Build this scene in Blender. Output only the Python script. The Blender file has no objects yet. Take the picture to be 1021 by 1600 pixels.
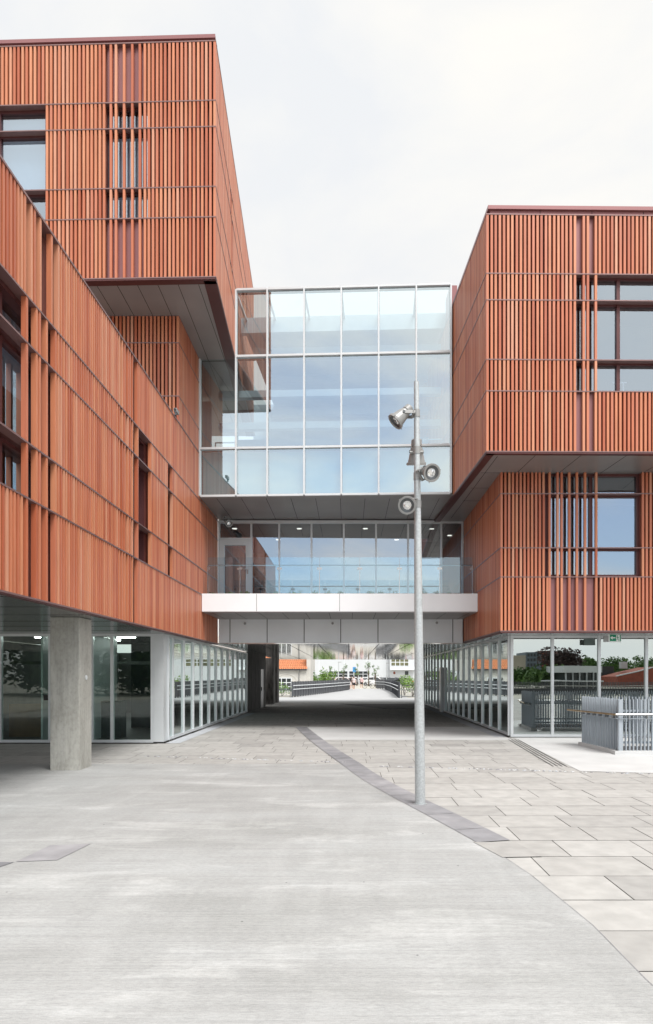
import bpy, bmesh, math, random
from mathutils import Vector, Matrix, noise
R = random.Random(7)
scene = bpy.context.scene
COL = scene.collection
rad = math.radians

# ------------------------------------------------------------------ materials
MATS = {}
def nodes_of(name):
    m = bpy.data.materials.new(name); m.use_nodes = True
    nt = m.node_tree
    b = nt.nodes['Principled BSDF']
    MATS[name] = m
    return m, nt, b
def N(nt, typ, **kw):
    n = nt.nodes.new(typ)
    for k, v in kw.items():
        setattr(n, k, v)
    return n
def ramp(nt, stops, interp='LINEAR'):
    r = N(nt, 'ShaderNodeValToRGB'); cr = r.color_ramp; cr.interpolation = interp
    while len(cr.elements) < len(stops): cr.elements.new(0.5)
    for e, (p, c) in zip(cr.elements, stops):
        e.position = p; e.color = (c[0], c[1], c[2], 1)
    return r
def simple(name, col, rough=0.6, metal=0.0, var=0.12, scale=3.0, bump=0.0, spec=0.5, stretch=(1, 1, 1), detail=4):
    m, nt, b = nodes_of(name)
    tc = N(nt, 'ShaderNodeTexCoord'); mp = N(nt, 'ShaderNodeMapping'); mp.inputs['Scale'].default_value = stretch
    nt.links.new(tc.outputs['Object'], mp.inputs['Vector'])
    nz = N(nt, 'ShaderNodeTexNoise'); nz.inputs['Scale'].default_value = scale; nz.inputs['Detail'].default_value = detail
    nt.links.new(mp.outputs['Vector'], nz.inputs['Vector'])
    lo = [max(0, c * (1 - var)) for c in col]; hi = [min(1, c * (1 + var)) for c in col]
    r = ramp(nt, [(0.3, lo), (0.7, hi)])
    nt.links.new(nz.outputs['Fac'], r.inputs['Fac'])
    nt.links.new(r.outputs['Color'], b.inputs['Base Color'])
    b.inputs['Roughness'].default_value = rough; b.inputs['Metallic'].default_value = metal
    b.inputs['Specular IOR Level'].default_value = spec
    if bump:
        bp = N(nt, 'ShaderNodeBump'); bp.inputs['Strength'].default_value = bump; bp.inputs['Distance'].default_value = 0.01
        nt.links.new(nz.outputs['Fac'], bp.inputs['Height']); nt.links.new(bp.outputs['Normal'], b.inputs['Normal'])
    return m
def toned(name, stops, rough, scale=4.0, var=0.15, bump=0.0, stretch=(1, 1, 1), spec=0.5):
    """colour picked per piece from the 'tone' attribute, with a fine noise on top"""
    m, nt, b = nodes_of(name)
    at = N(nt, 'ShaderNodeAttribute', attribute_name='tone')
    r = ramp(nt, stops)
    nt.links.new(at.outputs['Fac'], r.inputs['Fac'])
    tc = N(nt, 'ShaderNodeTexCoord'); mp = N(nt, 'ShaderNodeMapping'); mp.inputs['Scale'].default_value = stretch
    nt.links.new(tc.outputs['Object'], mp.inputs['Vector'])
    nz = N(nt, 'ShaderNodeTexNoise'); nz.inputs['Scale'].default_value = scale; nz.inputs['Detail'].default_value = 6
    nt.links.new(mp.outputs['Vector'], nz.inputs['Vector'])
    r2 = ramp(nt, [(0.3, (1 - var,) * 3), (0.7, (1 + var * 0.3,) * 3)])
    nt.links.new(nz.outputs['Fac'], r2.inputs['Fac'])
    mx = N(nt, 'ShaderNodeMix', data_type='RGBA', blend_type='MULTIPLY'); mx.inputs[0].default_value = 1
    nt.links.new(r.outputs['Color'], mx.inputs[6]); nt.links.new(r2.outputs['Color'], mx.inputs[7])
    nt.links.new(mx.outputs[2], b.inputs['Base Color'])
    b.inputs['Roughness'].default_value = rough; b.inputs['Specular IOR Level'].default_value = spec
    if bump:
        bp = N(nt, 'ShaderNodeBump'); bp.inputs['Strength'].default_value = bump; bp.inputs['Distance'].default_value = 0.006
        nt.links.new(nz.outputs['Fac'], bp.inputs['Height']); nt.links.new(bp.outputs['Normal'], b.inputs['Normal'])
    return m
def glass(name, tint, base, gcol=(1, 1, 1), boost=1.0, wave=0.0):
    m = bpy.data.materials.new(name); m.use_nodes = True; MATS[name] = m
    nt = m.node_tree; nt.nodes.clear()
    out = N(nt, 'ShaderNodeOutputMaterial'); mix = N(nt, 'ShaderNodeMixShader')
    tr = N(nt, 'ShaderNodeBsdfTransparent'); tr.inputs[0].default_value = (*tint, 1)
    gl = N(nt, 'ShaderNodeBsdfGlossy'); gl.inputs['Color'].default_value = (*gcol, 1); gl.inputs['Roughness'].default_value = 0.0
    lw = N(nt, 'ShaderNodeLayerWeight'); lw.inputs['Blend'].default_value = 0.5
    p = N(nt, 'ShaderNodeMath', operation='POWER'); p.inputs[1].default_value = 4.0
    ml = N(nt, 'ShaderNodeMath', operation='MULTIPLY_ADD'); ml.inputs[1].default_value = (0.95 - base) * boost; ml.inputs[2].default_value = base
    nt.links.new(lw.outputs['Facing'], p.inputs[0]); nt.links.new(p.outputs[0], ml.inputs[0])
    nt.links.new(ml.outputs[0], mix.inputs[0]); nt.links.new(tr.outputs[0], mix.inputs[1]); nt.links.new(gl.outputs[0], mix.inputs[2])
    if wave:
        tc = N(nt, 'ShaderNodeTexCoord'); nz = N(nt, 'ShaderNodeTexNoise'); nz.inputs['Scale'].default_value = 0.8; nz.inputs['Detail'].default_value = 1
        nt.links.new(tc.outputs['Object'], nz.inputs['Vector'])
        bp = N(nt, 'ShaderNodeBump'); bp.inputs['Strength'].default_value = wave; bp.inputs['Distance'].default_value = 0.02
        nt.links.new(nz.outputs['Fac'], bp.inputs['Height']); nt.links.new(bp.outputs['Normal'], gl.inputs['Normal'])
    nt.links.new(mix.outputs[0], out.inputs[0])
    return m
def emit(name, col, s):
    m, nt, b = nodes_of(name)
    b.inputs['Base Color'].default_value = (*col, 1); b.inputs['Emission Color'].default_value = (*col, 1)
    b.inputs['Emission Strength'].default_value = s
    return m

toned('terracotta', [(0.0, (0.40, 0.105, 0.050)), (0.25, (0.47, 0.142, 0.070)), (0.45, (0.50, 0.170, 0.097)),
                     (0.65, (0.53, 0.188, 0.095)), (0.85, (0.57, 0.232, 0.125)), (1.0, (0.57, 0.262, 0.165))], 0.42, scale=2.0, var=0.14, stretch=(6, 6, 0.6), spec=0.45)
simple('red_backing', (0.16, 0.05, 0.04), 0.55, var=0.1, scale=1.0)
simple('rail_metal', (0.22, 0.13, 0.125), 0.38, metal=0.35, var=0.08)
simple('dark_red_metal', (0.085, 0.026, 0.026), 0.4, metal=0.2, var=0.08)
simple('mauve_metal', (0.25, 0.11, 0.112), 0.35, metal=0.25, var=0.06, scale=0.6)
simple('soffit_grey', (0.27, 0.255, 0.25), 0.36, metal=0.3, var=0.10, scale=0.7)
simple('soffit_gloss', (0.62, 0.62, 0.60), 0.05, metal=0.5, var=0.10, scale=1.4, bump=0.05, stretch=(0.5, 1.6, 1))
simple('soffit_wing', (0.20, 0.205, 0.21), 0.18, metal=0.75, var=0.08, scale=0.5)
simple('joint_black', (0.012, 0.012, 0.012), 0.8, var=0.05)
simple('white_metal', (0.64, 0.67, 0.69), 0.32, var=0.03)
simple('aluminium', (0.62, 0.65, 0.67), 0.35, metal=0.35, var=0.04)
simple('balcony_white', (0.82, 0.83, 0.85), 0.42, var=0.025, scale=1.2)
simple('beam_panel', (0.72, 0.75, 0.78), 0.4, metal=0.05, var=0.05, scale=0.8)
simple('interior_white', (0.72, 0.75, 0.80), 0.7, var=0.03)
simple('atrium_grey', (0.36, 0.41, 0.45), 0.6, var=0.05)
simple('interior_grey', (0.24, 0.25, 0.25), 0.7, var=0.06)
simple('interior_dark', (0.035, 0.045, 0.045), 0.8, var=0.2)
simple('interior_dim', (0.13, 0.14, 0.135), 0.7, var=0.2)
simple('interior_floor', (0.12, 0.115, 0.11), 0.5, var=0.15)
simple('interior_wood', (0.22, 0.11, 0.05), 0.6, var=0.2)
simple('blind_grey', (0.46, 0.53, 0.60), 0.8, var=0.03)
simple('spandrel', (0.34, 0.46, 0.49), 0.5, var=0.03)
simple('dark_stone', (0.10, 0.095, 0.09), 0.75, var=0.55, scale=7.0, bump=0.4, stretch=(1, 1, 0.25))
simple('steel_door', (0.34, 0.34, 0.35), 0.4, metal=0.6, var=0.06)
simple('black', (0.015, 0.015, 0.016), 0.5, var=0.1)
simple('galvanized', (0.43, 0.455, 0.465), 0.45, metal=0.4, var=0.15, scale=38.0, detail=6)
simple('galv_bars', (0.37, 0.41, 0.45), 0.4, metal=0.4, var=0.06, scale=9.0, stretch=(1, 1, 0.3))
simple('stainless', (0.45, 0.45, 0.44), 0.22, metal=0.95, var=0.05)
simple('bronze', (0.36, 0.25, 0.14), 0.3, metal=0.8, var=0.1)
simple('lamp_grey', (0.28, 0.28, 0.275), 0.4, metal=0.3, var=0.06)
simple('lamp_inner', (0.10, 0.105, 0.11), 0.3, metal=0.5, var=0.05)
simple('reflector', (0.85, 0.85, 0.85), 0.12, metal=0.9, var=0.1, scale=40)
simple('plaster_white', (0.53, 0.52, 0.49), 0.85, var=0.06, scale=1.5)
simple('hall_white', (0.54, 0.56, 0.58), 0.7, var=0.03, scale=0.5)
simple('roof_orange', (0.60, 0.23, 0.105), 0.75, var=0.22, scale=6)
simple('dark_pane', (0.035, 0.04, 0.042), 0.12, var=0.3, scale=1.0)
simple('olive_pane', (0.11, 0.11, 0.06), 0.2, var=0.5, scale=1.0)
simple('fence_grey', (0.085, 0.09, 0.10), 0.5, metal=0.2, var=0.15)
simple('brick_red', (0.27, 0.075, 0.05), 0.85, var=0.2, scale=2)
simple('slate', (0.05, 0.055, 0.06), 0.7, var=0.2)
simple('apt_dark', (0.10, 0.13, 0.16), 0.5, var=0.15, scale=0.2)
simple('apt_tan', (0.36, 0.33, 0.27), 0.8, var=0.1, scale=0.2)
simple('bark', (0.10, 0.075, 0.05), 0.9, var=0.3, scale=8)
simple('soil', (0.07, 0.05, 0.035), 0.95, var=0.3, scale=6)
simple('rubber', (0.02, 0.02, 0.02), 0.8)
simple('skin', (0.55, 0.33, 0.24), 0.6, var=0.05)
simple('hair_dark', (0.04, 0.025, 0.018), 0.6)
simple('cloth_pale', (0.72, 0.62, 0.60), 0.9, var=0.06)
simple('cloth_pink', (0.70, 0.50, 0.50), 0.9, var=0.06)
simple('cloth_black', (0.02, 0.02, 0.022), 0.9)
simple('blue_sign', (0.05, 0.28, 0.62), 0.5)
simple('sign_green', (0.0, 0.26, 0.13), 0.5, var=0.03)
simple('sign_white', (0.85, 0.88, 0.86), 0.5, var=0.02)
simple('tail_red', (0.4, 0.02, 0.02), 0.3)
for nm, c in (('car_white', (0.75, 0.75, 0.76)), ('car_black', (0.02, 0.022, 0.025)), ('car_silver', (0.45, 0.46, 0.48)),
              ('car_blush', (0.62, 0.50, 0.48)), ('car_orange', (0.55, 0.28, 0.08)), ('car_grey', (0.16, 0.17, 0.18))):
    m = simple(nm, c, 0.25, metal=0.2, var=0.02); m.node_tree.nodes['Principled BSDF'].inputs['Coat Weight'].default_value = 0.6
toned('foliage', [(0, (0.028, 0.062, 0.018)), (0.5, (0.075, 0.15, 0.035)), (1, (0.14, 0.25, 0.06))], 0.6, scale=1.0, var=0.2)
toned('foliage_bright', [(0, (0.035, 0.085, 0.012)), (0.5, (0.10, 0.20, 0.025)), (1, (0.22, 0.34, 0.045))], 0.6, scale=1.0, var=0.2)
toned('foliage_purple', [(0, (0.03, 0.02, 0.02)), (0.5, (0.07, 0.042, 0.042)), (1, (0.12, 0.075, 0.07))], 0.6, scale=1.0, var=0.2)
toned('paver', [(0, (0.30, 0.292, 0.28)), (0.1, (0.35, 0.343, 0.332)), (0.5, (0.395, 0.387, 0.372)), (1, (0.45, 0.443, 0.427))], 0.8, scale=5.0, var=0.15, bump=0.25, spec=0.3)
toned('paver_dark', [(0, (0.23, 0.23, 0.245)), (1, (0.34, 0.335, 0.35))], 0.75, scale=3.0, var=0.25, bump=0.2, spec=0.3)
simple('joint_sand', (0.13, 0.125, 0.115), 0.95, var=0.3, scale=5)
simple('pale_concrete', (0.52, 0.525, 0.525), 0.85, var=0.07, scale=1.2, bump=0.1)
simple('kerb_blue', (0.44, 0.46, 0.49), 0.8, var=0.1, scale=2)
simple('deck_concrete', (0.40, 0.405, 0.41), 0.85, var=0.06, scale=0.8)
simple('far_ground', (0.42, 0.40, 0.35), 0.9, var=0.15, scale=0.25)
simple('dark_ground', (0.055, 0.055, 0.058), 0.85, var=0.15, scale=3)
simple('drain_metal', (0.2, 0.2, 0.2), 0.5, metal=0.5)

glass('glass_bridge', (0.70, 0.84, 0.85), 0.46, (0.83, 0.92, 0.96), wave=0.05)
glass('glass_window', (0.62, 0.70, 0.76), 0.36, (0.78, 0.89, 1.0), wave=0.05)
glass('glass_level', (0.62, 0.68, 0.70), 0.36, (0.90, 0.95, 1.0), wave=0.04)
glass('glass_ground', (0.36, 0.45, 0.43), 0.48, (0.84, 0.92, 0.91), wave=0.03)
glass('glass_entry', (0.62, 0.76, 0.72), 0.08, (0.90, 1.0, 0.97), wave=0.03)
glass('glass_rail', (0.70, 0.87, 0.96), 0.17, (0.78, 0.92, 1.0))

# foreground cast concrete: brushed streaks across X, pale blotches, pin holes
m, nt, b = nodes_of('brushed_concrete')
tc = N(nt, 'ShaderNodeTexCoord')
def nz(scale, detail, stretch, rough=0.55, dist=0.0):
    mp = N(nt, 'ShaderNodeMapping'); mp.inputs['Scale'].default_value = stretch
    nt.links.new(tc.outputs['Object'], mp.inputs['Vector'])
    n = N(nt, 'ShaderNodeTexNoise'); n.inputs['Scale'].default_value = scale; n.inputs['Detail'].default_value = detail
    n.inputs['Roughness'].default_value = rough; n.inputs['Distortion'].default_value = dist
    nt.links.new(mp.outputs['Vector'], n.inputs['Vector']); return n
big = nz(0.55, 7, (0.6, 2.0, 1), 0.66, 0.15)
streak = nz(3.0, 5, (0.22, 17, 1), 0.68)
fine = nz(60, 3, (0.35, 2.6, 1))
blot = nz(1.3, 7, (0.45, 1.3, 1), 0.70, 0.5)
base = ramp(nt, [(0.32, (0.31, 0.313, 0.307)), (0.5, (0.355, 0.358, 0.355)), (0.68, (0.385, 0.392, 0.392))])
nt.links.new(big.outputs['Fac'], base.inputs['Fac'])
def mulby(prev, n, lo, hi, a, c):
    r = ramp(nt, [(a, (lo,) * 3), (c, (hi,) * 3)]); nt.links.new(n.outputs['Fac'], r.inputs['Fac'])
    mx = N(nt, 'ShaderNodeMix', data_type='RGBA', blend_type='MULTIPLY'); mx.inputs[0].default_value = 1
    nt.links.new(prev, mx.inputs[6]); nt.links.new(r.outputs['Color'], mx.inputs[7]); return mx.outputs[2]
c = mulby(base.outputs['Color'], streak, 0.90, 1.04, 0.36, 0.56)
c = mulby(c, fine, 0.85, 1.06, 0.32, 0.62)
c = mulby(c, blot, 1.0, 1.22, 0.53, 0.64)
trowel = nz(1.7, 6, (1.6, 0.35, 1), 0.62, 0.8); c = mulby(c, trowel, 0.97, 1.06, 0.42, 0.70)
grit = nz(170, 2, (1, 1, 1)); c = mulby(c, grit, 0.90, 1.06, 0.3, 0.6)
vo = N(nt, 'ShaderNodeTexVoronoi'); vo.inputs['Scale'].default_value = 2.6
nt.links.new(tc.outputs['Object'], vo.inputs['Vector'])
pr = ramp(nt, [(0.022, (0.35,) * 3), (0.034, (1, 1, 1))]); nt.links.new(vo.outputs['Distance'], pr.inputs['Fac'])
mx = N(nt, 'ShaderNodeMix', data_type='RGBA', blend_type='MULTIPLY'); mx.inputs[0].default_value = 1
nt.links.new(c, mx.inputs[6]); nt.links.new(pr.outputs['Color'], mx.inputs[7])
nt.links.new(mx.outputs[2], b.inputs['Base Color']); b.inputs['Roughness'].default_value = 0.85; b.inputs['Specular IOR Level'].default_value = 0.3
bp = N(nt, 'ShaderNodeBump'); bp.inputs['Strength'].default_value = 0.35; bp.inputs['Distance'].default_value = 0.004
nt.links.new(fine.outputs['Fac'], bp.inputs['Height']); nt.links.new(bp.outputs['Normal'], b.inputs['Normal'])

# column concrete: formwork stains and pitting
m, nt, b = nodes_of('column_concrete'); tc = N(nt, 'ShaderNodeTexCoord')
a1 = nz(1.6, 6, (1.3, 1.3, 0.8), 0.65, 0.6); a2 = nz(22, 4, (1, 1, 0.7)); a3 = nz(6, 3, (3, 3, 0.15))
base = ramp(nt, [(0.3, (0.30, 0.295, 0.265)), (0.5, (0.37, 0.365, 0.335)), (0.7, (0.43, 0.425, 0.395))])
nt.links.new(a1.outputs['Fac'], base.inputs['Fac'])
c = mulby(base.outputs['Color'], a2, 0.88, 1.04, 0.32, 0.55); c = mulby(c, a3, 0.88, 1.06, 0.3, 0.6)
nt.links.new(c, b.inputs['Base Color']); b.inputs['Roughness'].default_value = 0.85
bp = N(nt, 'ShaderNodeBump'); bp.inputs['Strength'].default_value = 0.3; bp.inputs['Distance'].default_value = 0.006
nt.links.new(a2.outputs['Fac'], bp.inputs['Height']); nt.links.new(bp.outputs['Normal'], b.inputs['Normal'])

emit('downlight', (1.0, 0.95, 0.86), 1.5)
emit('strip_light', (1.0, 0.97, 0.92), 10.0)

# ------------------------------------------------------------------ mesh builder
class MB:
    def __init__(self): self.v = []; self.f = []; self.t = []; self.m = []; self.mats = []
    def mi(self, m):
        if m not in self.mats: self.mats.append(m)
        return self.mats.index(m)
    def face(self, pts, mat, tone=0.5):
        i = len(self.v); self.v += [tuple(p) for p in pts]
        self.f.append(tuple(range(i, i + len(pts)))); self.t.append(tone); self.m.append(self.mi(mat))
    def hexa(self, P, mat, tone=0.5):
        i = len(self.v); self.v += [tuple(p) for p in P]; k = self.mi(mat)
        for q in ((3, 2, 1, 0), (4, 5, 6, 7), (0, 1, 5, 4), (1, 2, 6, 5), (2, 3, 7, 6), (3, 0, 4, 7)):
            self.f.append(tuple(i + a for a in q)); self.t.append(tone); self.m.append(k)
    def box(self, x0, x1, y0, y1, z0, z1, mat, tone=0.5):
        self.hexa([(x0, y0, z0), (x1, y0, z0), (x1, y1, z0), (x0, y1, z0), (x0, y0, z1), (x1, y0, z1), (x1, y1, z1), (x0, y1, z1)], mat, tone)
    def ob(self, F, t0, t1, n0, n1, z0, z1, mat, tone=0.5):
        """box in a facade frame: t along, n outward"""
        p = F.p
        self.hexa([p(t0, n1, z0), p(t1, n1, z0), p(t1, n0, z0), p(t0, n0, z0), p(t0, n1, z1), p(t1, n1, z1), p(t1, n0, z1), p(t0, n0, z1)], mat, tone)
    def prism(self, poly, z0, z1, mat, tone=0.5):
        n = len(poly)
        self.face([(x, y, z1) for x, y in poly], mat, tone); self.face([(x, y, z0) for x, y in reversed(poly)], mat, tone)
        for i in range(n):
            a, c = poly[i], poly[(i + 1) % n]
            self.face([(a[0], a[1], z0), (c[0], c[1], z0), (c[0], c[1], z1), (a[0], a[1], z1)], mat, tone)
    def tube(self, a, c, r0, r1, mat, n=10, tone=0.5, caps=True):
        a = Vector(a); c = Vector(c); d = (c - a).normalized()
        u = d.orthogonal().normalized(); w = d.cross(u); i = len(self.v); k = self.mi(mat)
        for P, r in ((a, r0), (c, r1)):
            for j in range(n):
                s = 2 * math.pi * j / n; self.v.append(tuple(P + (u * math.cos(s) + w * math.sin(s)) * r))
        for j in range(n):
            self.f.append((i + j, i + (j + 1) % n, i + n + (j + 1) % n, i + n + j)); self.t.append(tone); self.m.append(k)
        if caps:
            self.f.append(tuple(i + j for j in reversed(range(n)))); self.f.append(tuple(i + n + j for j in range(n)))
            self.t += [tone] * 2; self.m += [k] * 2
    def lathe(self, prof, M, mat, n=28):
        i = len(self.v); k = self.mi(mat)
        for r, h in prof:
            for j in range(n):
                s = 2 * math.pi * j / n; self.v.append(tuple(M @ Vector((r * math.cos(s), r * math.sin(s), h))))
        for q in range(len(prof) - 1):
            for j in range(n):
                self.f.append((i + q * n + j, i + q * n + (j + 1) % n, i + (q + 1) * n + (j + 1) % n, i + (q + 1) * n + j)); self.t.append(0.5); self.m.append(k)
    def obj(self, name, parent=None, smooth=False, bevel=0):
        me = bpy.data.meshes.new(name); me.from_pydata(self.v, [], self.f)
        for m in self.mats: me.materials.append(MATS[m])
        me.polygons.foreach_set('material_index', self.m)
        at = me.attributes.new('tone', 'FLOAT', 'FACE'); at.data.foreach_set('value', self.t)
        if smooth: me.polygons.foreach_set('use_smooth', [True] * len(self.f))
        me.update()
        o = bpy.data.objects.new(name, me); COL.objects.link(o)
        if parent is not None: o.parent = parent
        if bevel:
            md = o.modifiers.new('bevel', 'BEVEL'); md.width = bevel; md.segments = 2; md.limit_method = 'ANGLE'
        return o
class Frame:
    """facade frame from plan point A to B, outward normal on the right hand"""
    def __init__(self, A, B):
        self.A = Vector((A[0], A[1])); d = Vector((B[0] - A[0], B[1] - A[1])); self.L = d.length; self.u = d.normalized()
        self.n = Vector((self.u.y, -self.u.x))
    def p(self, t, n, z):
        q = self.A + self.u * t + self.n * n; return (q.x, q.y, z)
def tag(o, label=None, cat=None, group=None, kind=None):
    if label: o['label'] = label
    if cat: o['category'] = cat
    if group: o['group'] = group
    if kind: o['kind'] = kind
    return o
def empty(name, loc, label, cat, group=None):
    o = bpy.data.objects.new(name, None); COL.objects.link(o); o.location = (0, 0, 0); o.empty_display_size = 0.3
    return tag(o, label, cat, group)

# ------------------------------------------------------------------ terracotta facade
def facade(parent, F, rows, skips=(), holes=(), pitch=0.1, w=0.056, d=0.075, slat_name='slat_cladding', m0=0.003, m1=0.003, rails=None, b0=0.0, b1=0.0):
    S = MB(); ph = 0
    for r in range(len(rows) - 1):
        z0, z1 = rows[r], rows[r + 1]; zm = (z0 + z1) / 2
        span = F.L - m0 - m1 - w; n = round(span / pitch); step = span / n
        keep = []
        for i in range(n + 1):
            t = m0 + step * i + (0 if i in (0, n) else R.uniform(-0.004, 0.004))
            if not any(s[0] <= t + w / 2 <= s[1] and s[2] <= zm <= s[3] for s in skips): keep.append(t)
        for s in skips:
            if s[2] <= zm <= s[3]: keep += [k - w / 2 for k in s[4]]
        for t in keep:
            S.ob(F, t, t + w, -d, 0, z0 + 0.012, z1 - 0.014, 'terracotta', min(1, max(0, R.choice((0.03, 0.25, 0.3, 0.45, 0.5, 0.62, 0.66, 0.7, 0.86, 1.0)) + R.uniform(-0.06, 0.06))))
    s = S.obj(slat_name, parent)
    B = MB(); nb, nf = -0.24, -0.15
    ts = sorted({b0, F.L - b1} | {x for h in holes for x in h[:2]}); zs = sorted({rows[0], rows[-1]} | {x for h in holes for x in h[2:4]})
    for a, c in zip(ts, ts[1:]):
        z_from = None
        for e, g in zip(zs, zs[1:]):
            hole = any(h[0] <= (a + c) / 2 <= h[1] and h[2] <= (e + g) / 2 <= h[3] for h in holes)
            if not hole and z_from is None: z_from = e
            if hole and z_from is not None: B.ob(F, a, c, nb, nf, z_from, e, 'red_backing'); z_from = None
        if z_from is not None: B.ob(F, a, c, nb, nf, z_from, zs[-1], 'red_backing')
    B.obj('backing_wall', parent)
    for z in (rails if rails is not None else rows):
        Q = MB(); Q.ob(F, 0.145 if b0 > 0.2 else -0.002, F.L + 0.002 - (0.147 if b1 > 0.2 else 0), -0.148, 0.008, z - 0.014, z + 0.012, 'rail_metal')
        Q.box(0, 0, 0, 0, 0, 0, 'rail_metal') if False else None
        if b0 > 0.2: Q.ob(F, 0.0, 0.145, -0.08, 0.008, z - 0.0135, z + 0.0115, 'rail_metal')
        if b1 > 0.2: Q.ob(F, F.L - 0.145, F.L, -0.08, 0.008, z - 0.0135, z + 0.0115, 'rail_metal')
        Q.obj('cladding_rail', parent)
def window(parent, F, t0, t1, z0, z1, mull=(), trans=(), rec=0.3, fw=0.07, pane='glass_window', blind=None, ledges=(), room=2.5):
    W = MB(); e = 0.003
    for a, c in ((t0, t0 + fw), (t1 - fw, t1)): W.ob(F, a, c, -rec - 0.06, -0.152, z0, z1, 'dark_red_metal')
    for a, c in ((z0, z0 + fw), (z1 - fw, z1)): W.ob(F, t0 + fw, t1 - fw, -rec - 0.06, -0.152, a, c, 'dark_red_metal')
    for x in mull: W.ob(F, x - 0.04, x + 0.04, -rec - 0.06, -rec + 0.06, z0 + fw, z1 - fw, 'dark_red_metal')
    xs = [t0 + fw] + [q for x in mull for q in (x - 0.04, x + 0.04)] + [t1 - fw]
    for z in trans:
        for k in range(0, len(xs), 2): W.ob(F, xs[k], xs[k + 1], -rec - 0.06, -rec + 0.05, z - 0.05, z + 0.03, 'dark_red_metal')
    for z in ledges: W.ob(F, t0 + fw, t1 - fw, -rec + 0.062, -0.15, z - 0.013, z + 0.011, 'dark_red_metal')
    w = W.obj('window', parent)
    G = MB(); G.face([F.p(t0 + fw, -rec, z0 + fw), F.p(t1 - fw, -rec, z0 + fw), F.p(t1 - fw, -rec, z1 - fw), F.p(t0 + fw, -rec, z1 - fw)], pane)
    G.obj('pane', w)
    if blind:
        K = MB(); K.ob(F, t0 + fw + 0.03, t1 - fw - 0.03, -rec - 0.16, -rec - 0.15, blind, z1 - fw, 'blind_grey'); K.obj('blind', w)
    return w
def slab_panels(parent, name, poly, z0, z1, mat, border=None, joints=(), jmat='joint_black', bmat='dark_red_metal'):
    """soffit slab with joint strips hung 3 mm proud of its underside"""
    M = MB(); M.prism(poly, z0, z1, mat)
    for (a, c, w) in joints:
        F = Frame(a, c); M.ob(F, 0, F.L, -w / 2, w / 2, z0 - 0.003, z0 + 0.01, jmat)
    if border:
        for (a, c, w) in border:
            F = Frame(a, c); M.ob(F, 0, F.L, -w, 0, z0 - 0.012, z0 + 0.02, bmat)
    return M.obj(name, parent)
def lerp(a, c, s): return (a[0] + (c[0] - a[0]) * s, a[1] + (c[1] - a[1]) * s)

# ================================================================== SETTING: ground
g = MB(); g.face([(-700, -700, 0), (700, -700, 0), (700, 900, 0), (-700, 900, 0)], 'far_ground'); tag(g.obj('ground'), kind='structure')
g = MB(); g.face([(-16, -14, 0.004), (18, -14, 0.004), (18, 46.0, 0.004), (-16, 46.0, 0.004)], 'joint_sand'); tag(g.obj('paving_bed'), kind='structure')
P = MB(); y = -13.9; row = 0
while y < 45.9:
    dy = 0.64
    x = -15.9 + R.uniform(0, 0.9)
    while x < 17.9:
        L = R.choice((0.62, 0.82, 0.82, 0.98, 0.98))
        if (x > -5.5 or y < 17) and x < 13:
            sx = 0.0
            gp = 0.0055
            zz = 0.008 + R.uniform(0, 0.002)
            tn = R.betavariate(3.2, 1.9) if R.random() > 0.04 else R.uniform(0, 0.15)
            P.face([(x + gp, y + gp, zz), (x + L - gp, y + gp, zz), (x + L - gp, y + dy - gp, zz), (x + gp, y + dy - gp, zz)], 'paver', tn)
        x += L
    y += dy; row += 1
tag(P.obj('stone_paving'), kind='structure')
# cast concrete apron in the foreground
curve = [(1.95, -8), (1.85, 0), (1.74, 3.2), (1.70, 3.9), (1.70, 4.75), (1.59, 5.95), (1.36, 7.3), (0.96, 8.9), (0.60, 10.2), (0.20, 11.9), (-0.16, 13.45)]
A = MB(); poly = [(-14, -8)] + curve + [(-4.6, 13.45), (-14, 13.45)]
A.face([(x, y, 0.014) for x, y in poly], 'brushed_concrete'); tag(A.obj('concrete_apron'), kind='structure')
J = MB()
for a, c_ in zip(curve, curve[1:]):
    F = Frame(a, c_); J.face([F.p(0, -0.002, 0.0165), F.p(0, 0.004, 0.0165), F.p(F.L, 0.004, 0.0165), F.p(F.L, -0.002, 0.0165)], 'paver_dark')
tag(J.obj('paving_joint'), kind='structure')
# dark stone gutter strip curving to the mast
strip = [(1.52, 7.15), (1.27, 8.15), (0.98, 9.2), (0.66, 10.4), (0.32, 11.9), (0.06, 13.4), (-0.28, 15.2), (-0.72, 17.6), (-1.15, 20.2), (-1.62, 23.2)]
S = MB()
def along(pts, s):
    acc = 0
    for a, c in zip(pts, pts[1:]):
        d = math.dist(a, c)
        if s <= acc + d: return lerp(a, c, (s - acc) / d)
        acc += d
    return pts[-1]
tot = sum(math.dist(a, c) for a, c in zip(strip, strip[1:])); s = 0
while s < tot - 0.05:
    e = min(tot, s + R.uniform(0.55, 0.85)); a, c = along(strip, s + 0.006), along(strip, e - 0.006)
    F = Frame(a, c)
    S.face([F.p(0, -0.19, 0.019), F.p(0, 0.19, 0.019), F.p(F.L, 0.19, 0.019), F.p(F.L, -0.19, 0.019)], 'paver_dark', R.random())
    s = e
for q in ([(-3.05, 6.98), (-2.66, 7.04), (-2.74, 6.42), (-3.10, 6.36)], [(-3.42, 6.345), (-3.11, 6.35), (-3.30, 5.76), (-3.62, 5.72)], [(-3.75, 5.70), (-3.31, 5.745), (-3.5, 5.2), (-3.95, 5.15)]):
    S.face([(x, y, 0.019) for x, y in q], 'paver_dark', R.random())
S.face([(1.30, 7.12, 0.0185), (1.74, 7.10, 0.0185), (1.86, 6.55, 0.0185), (1.47, 6.52, 0.0185)], 'paver', 0.3)
tag(S.obj('gutter_strip'), kind='structure')
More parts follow.
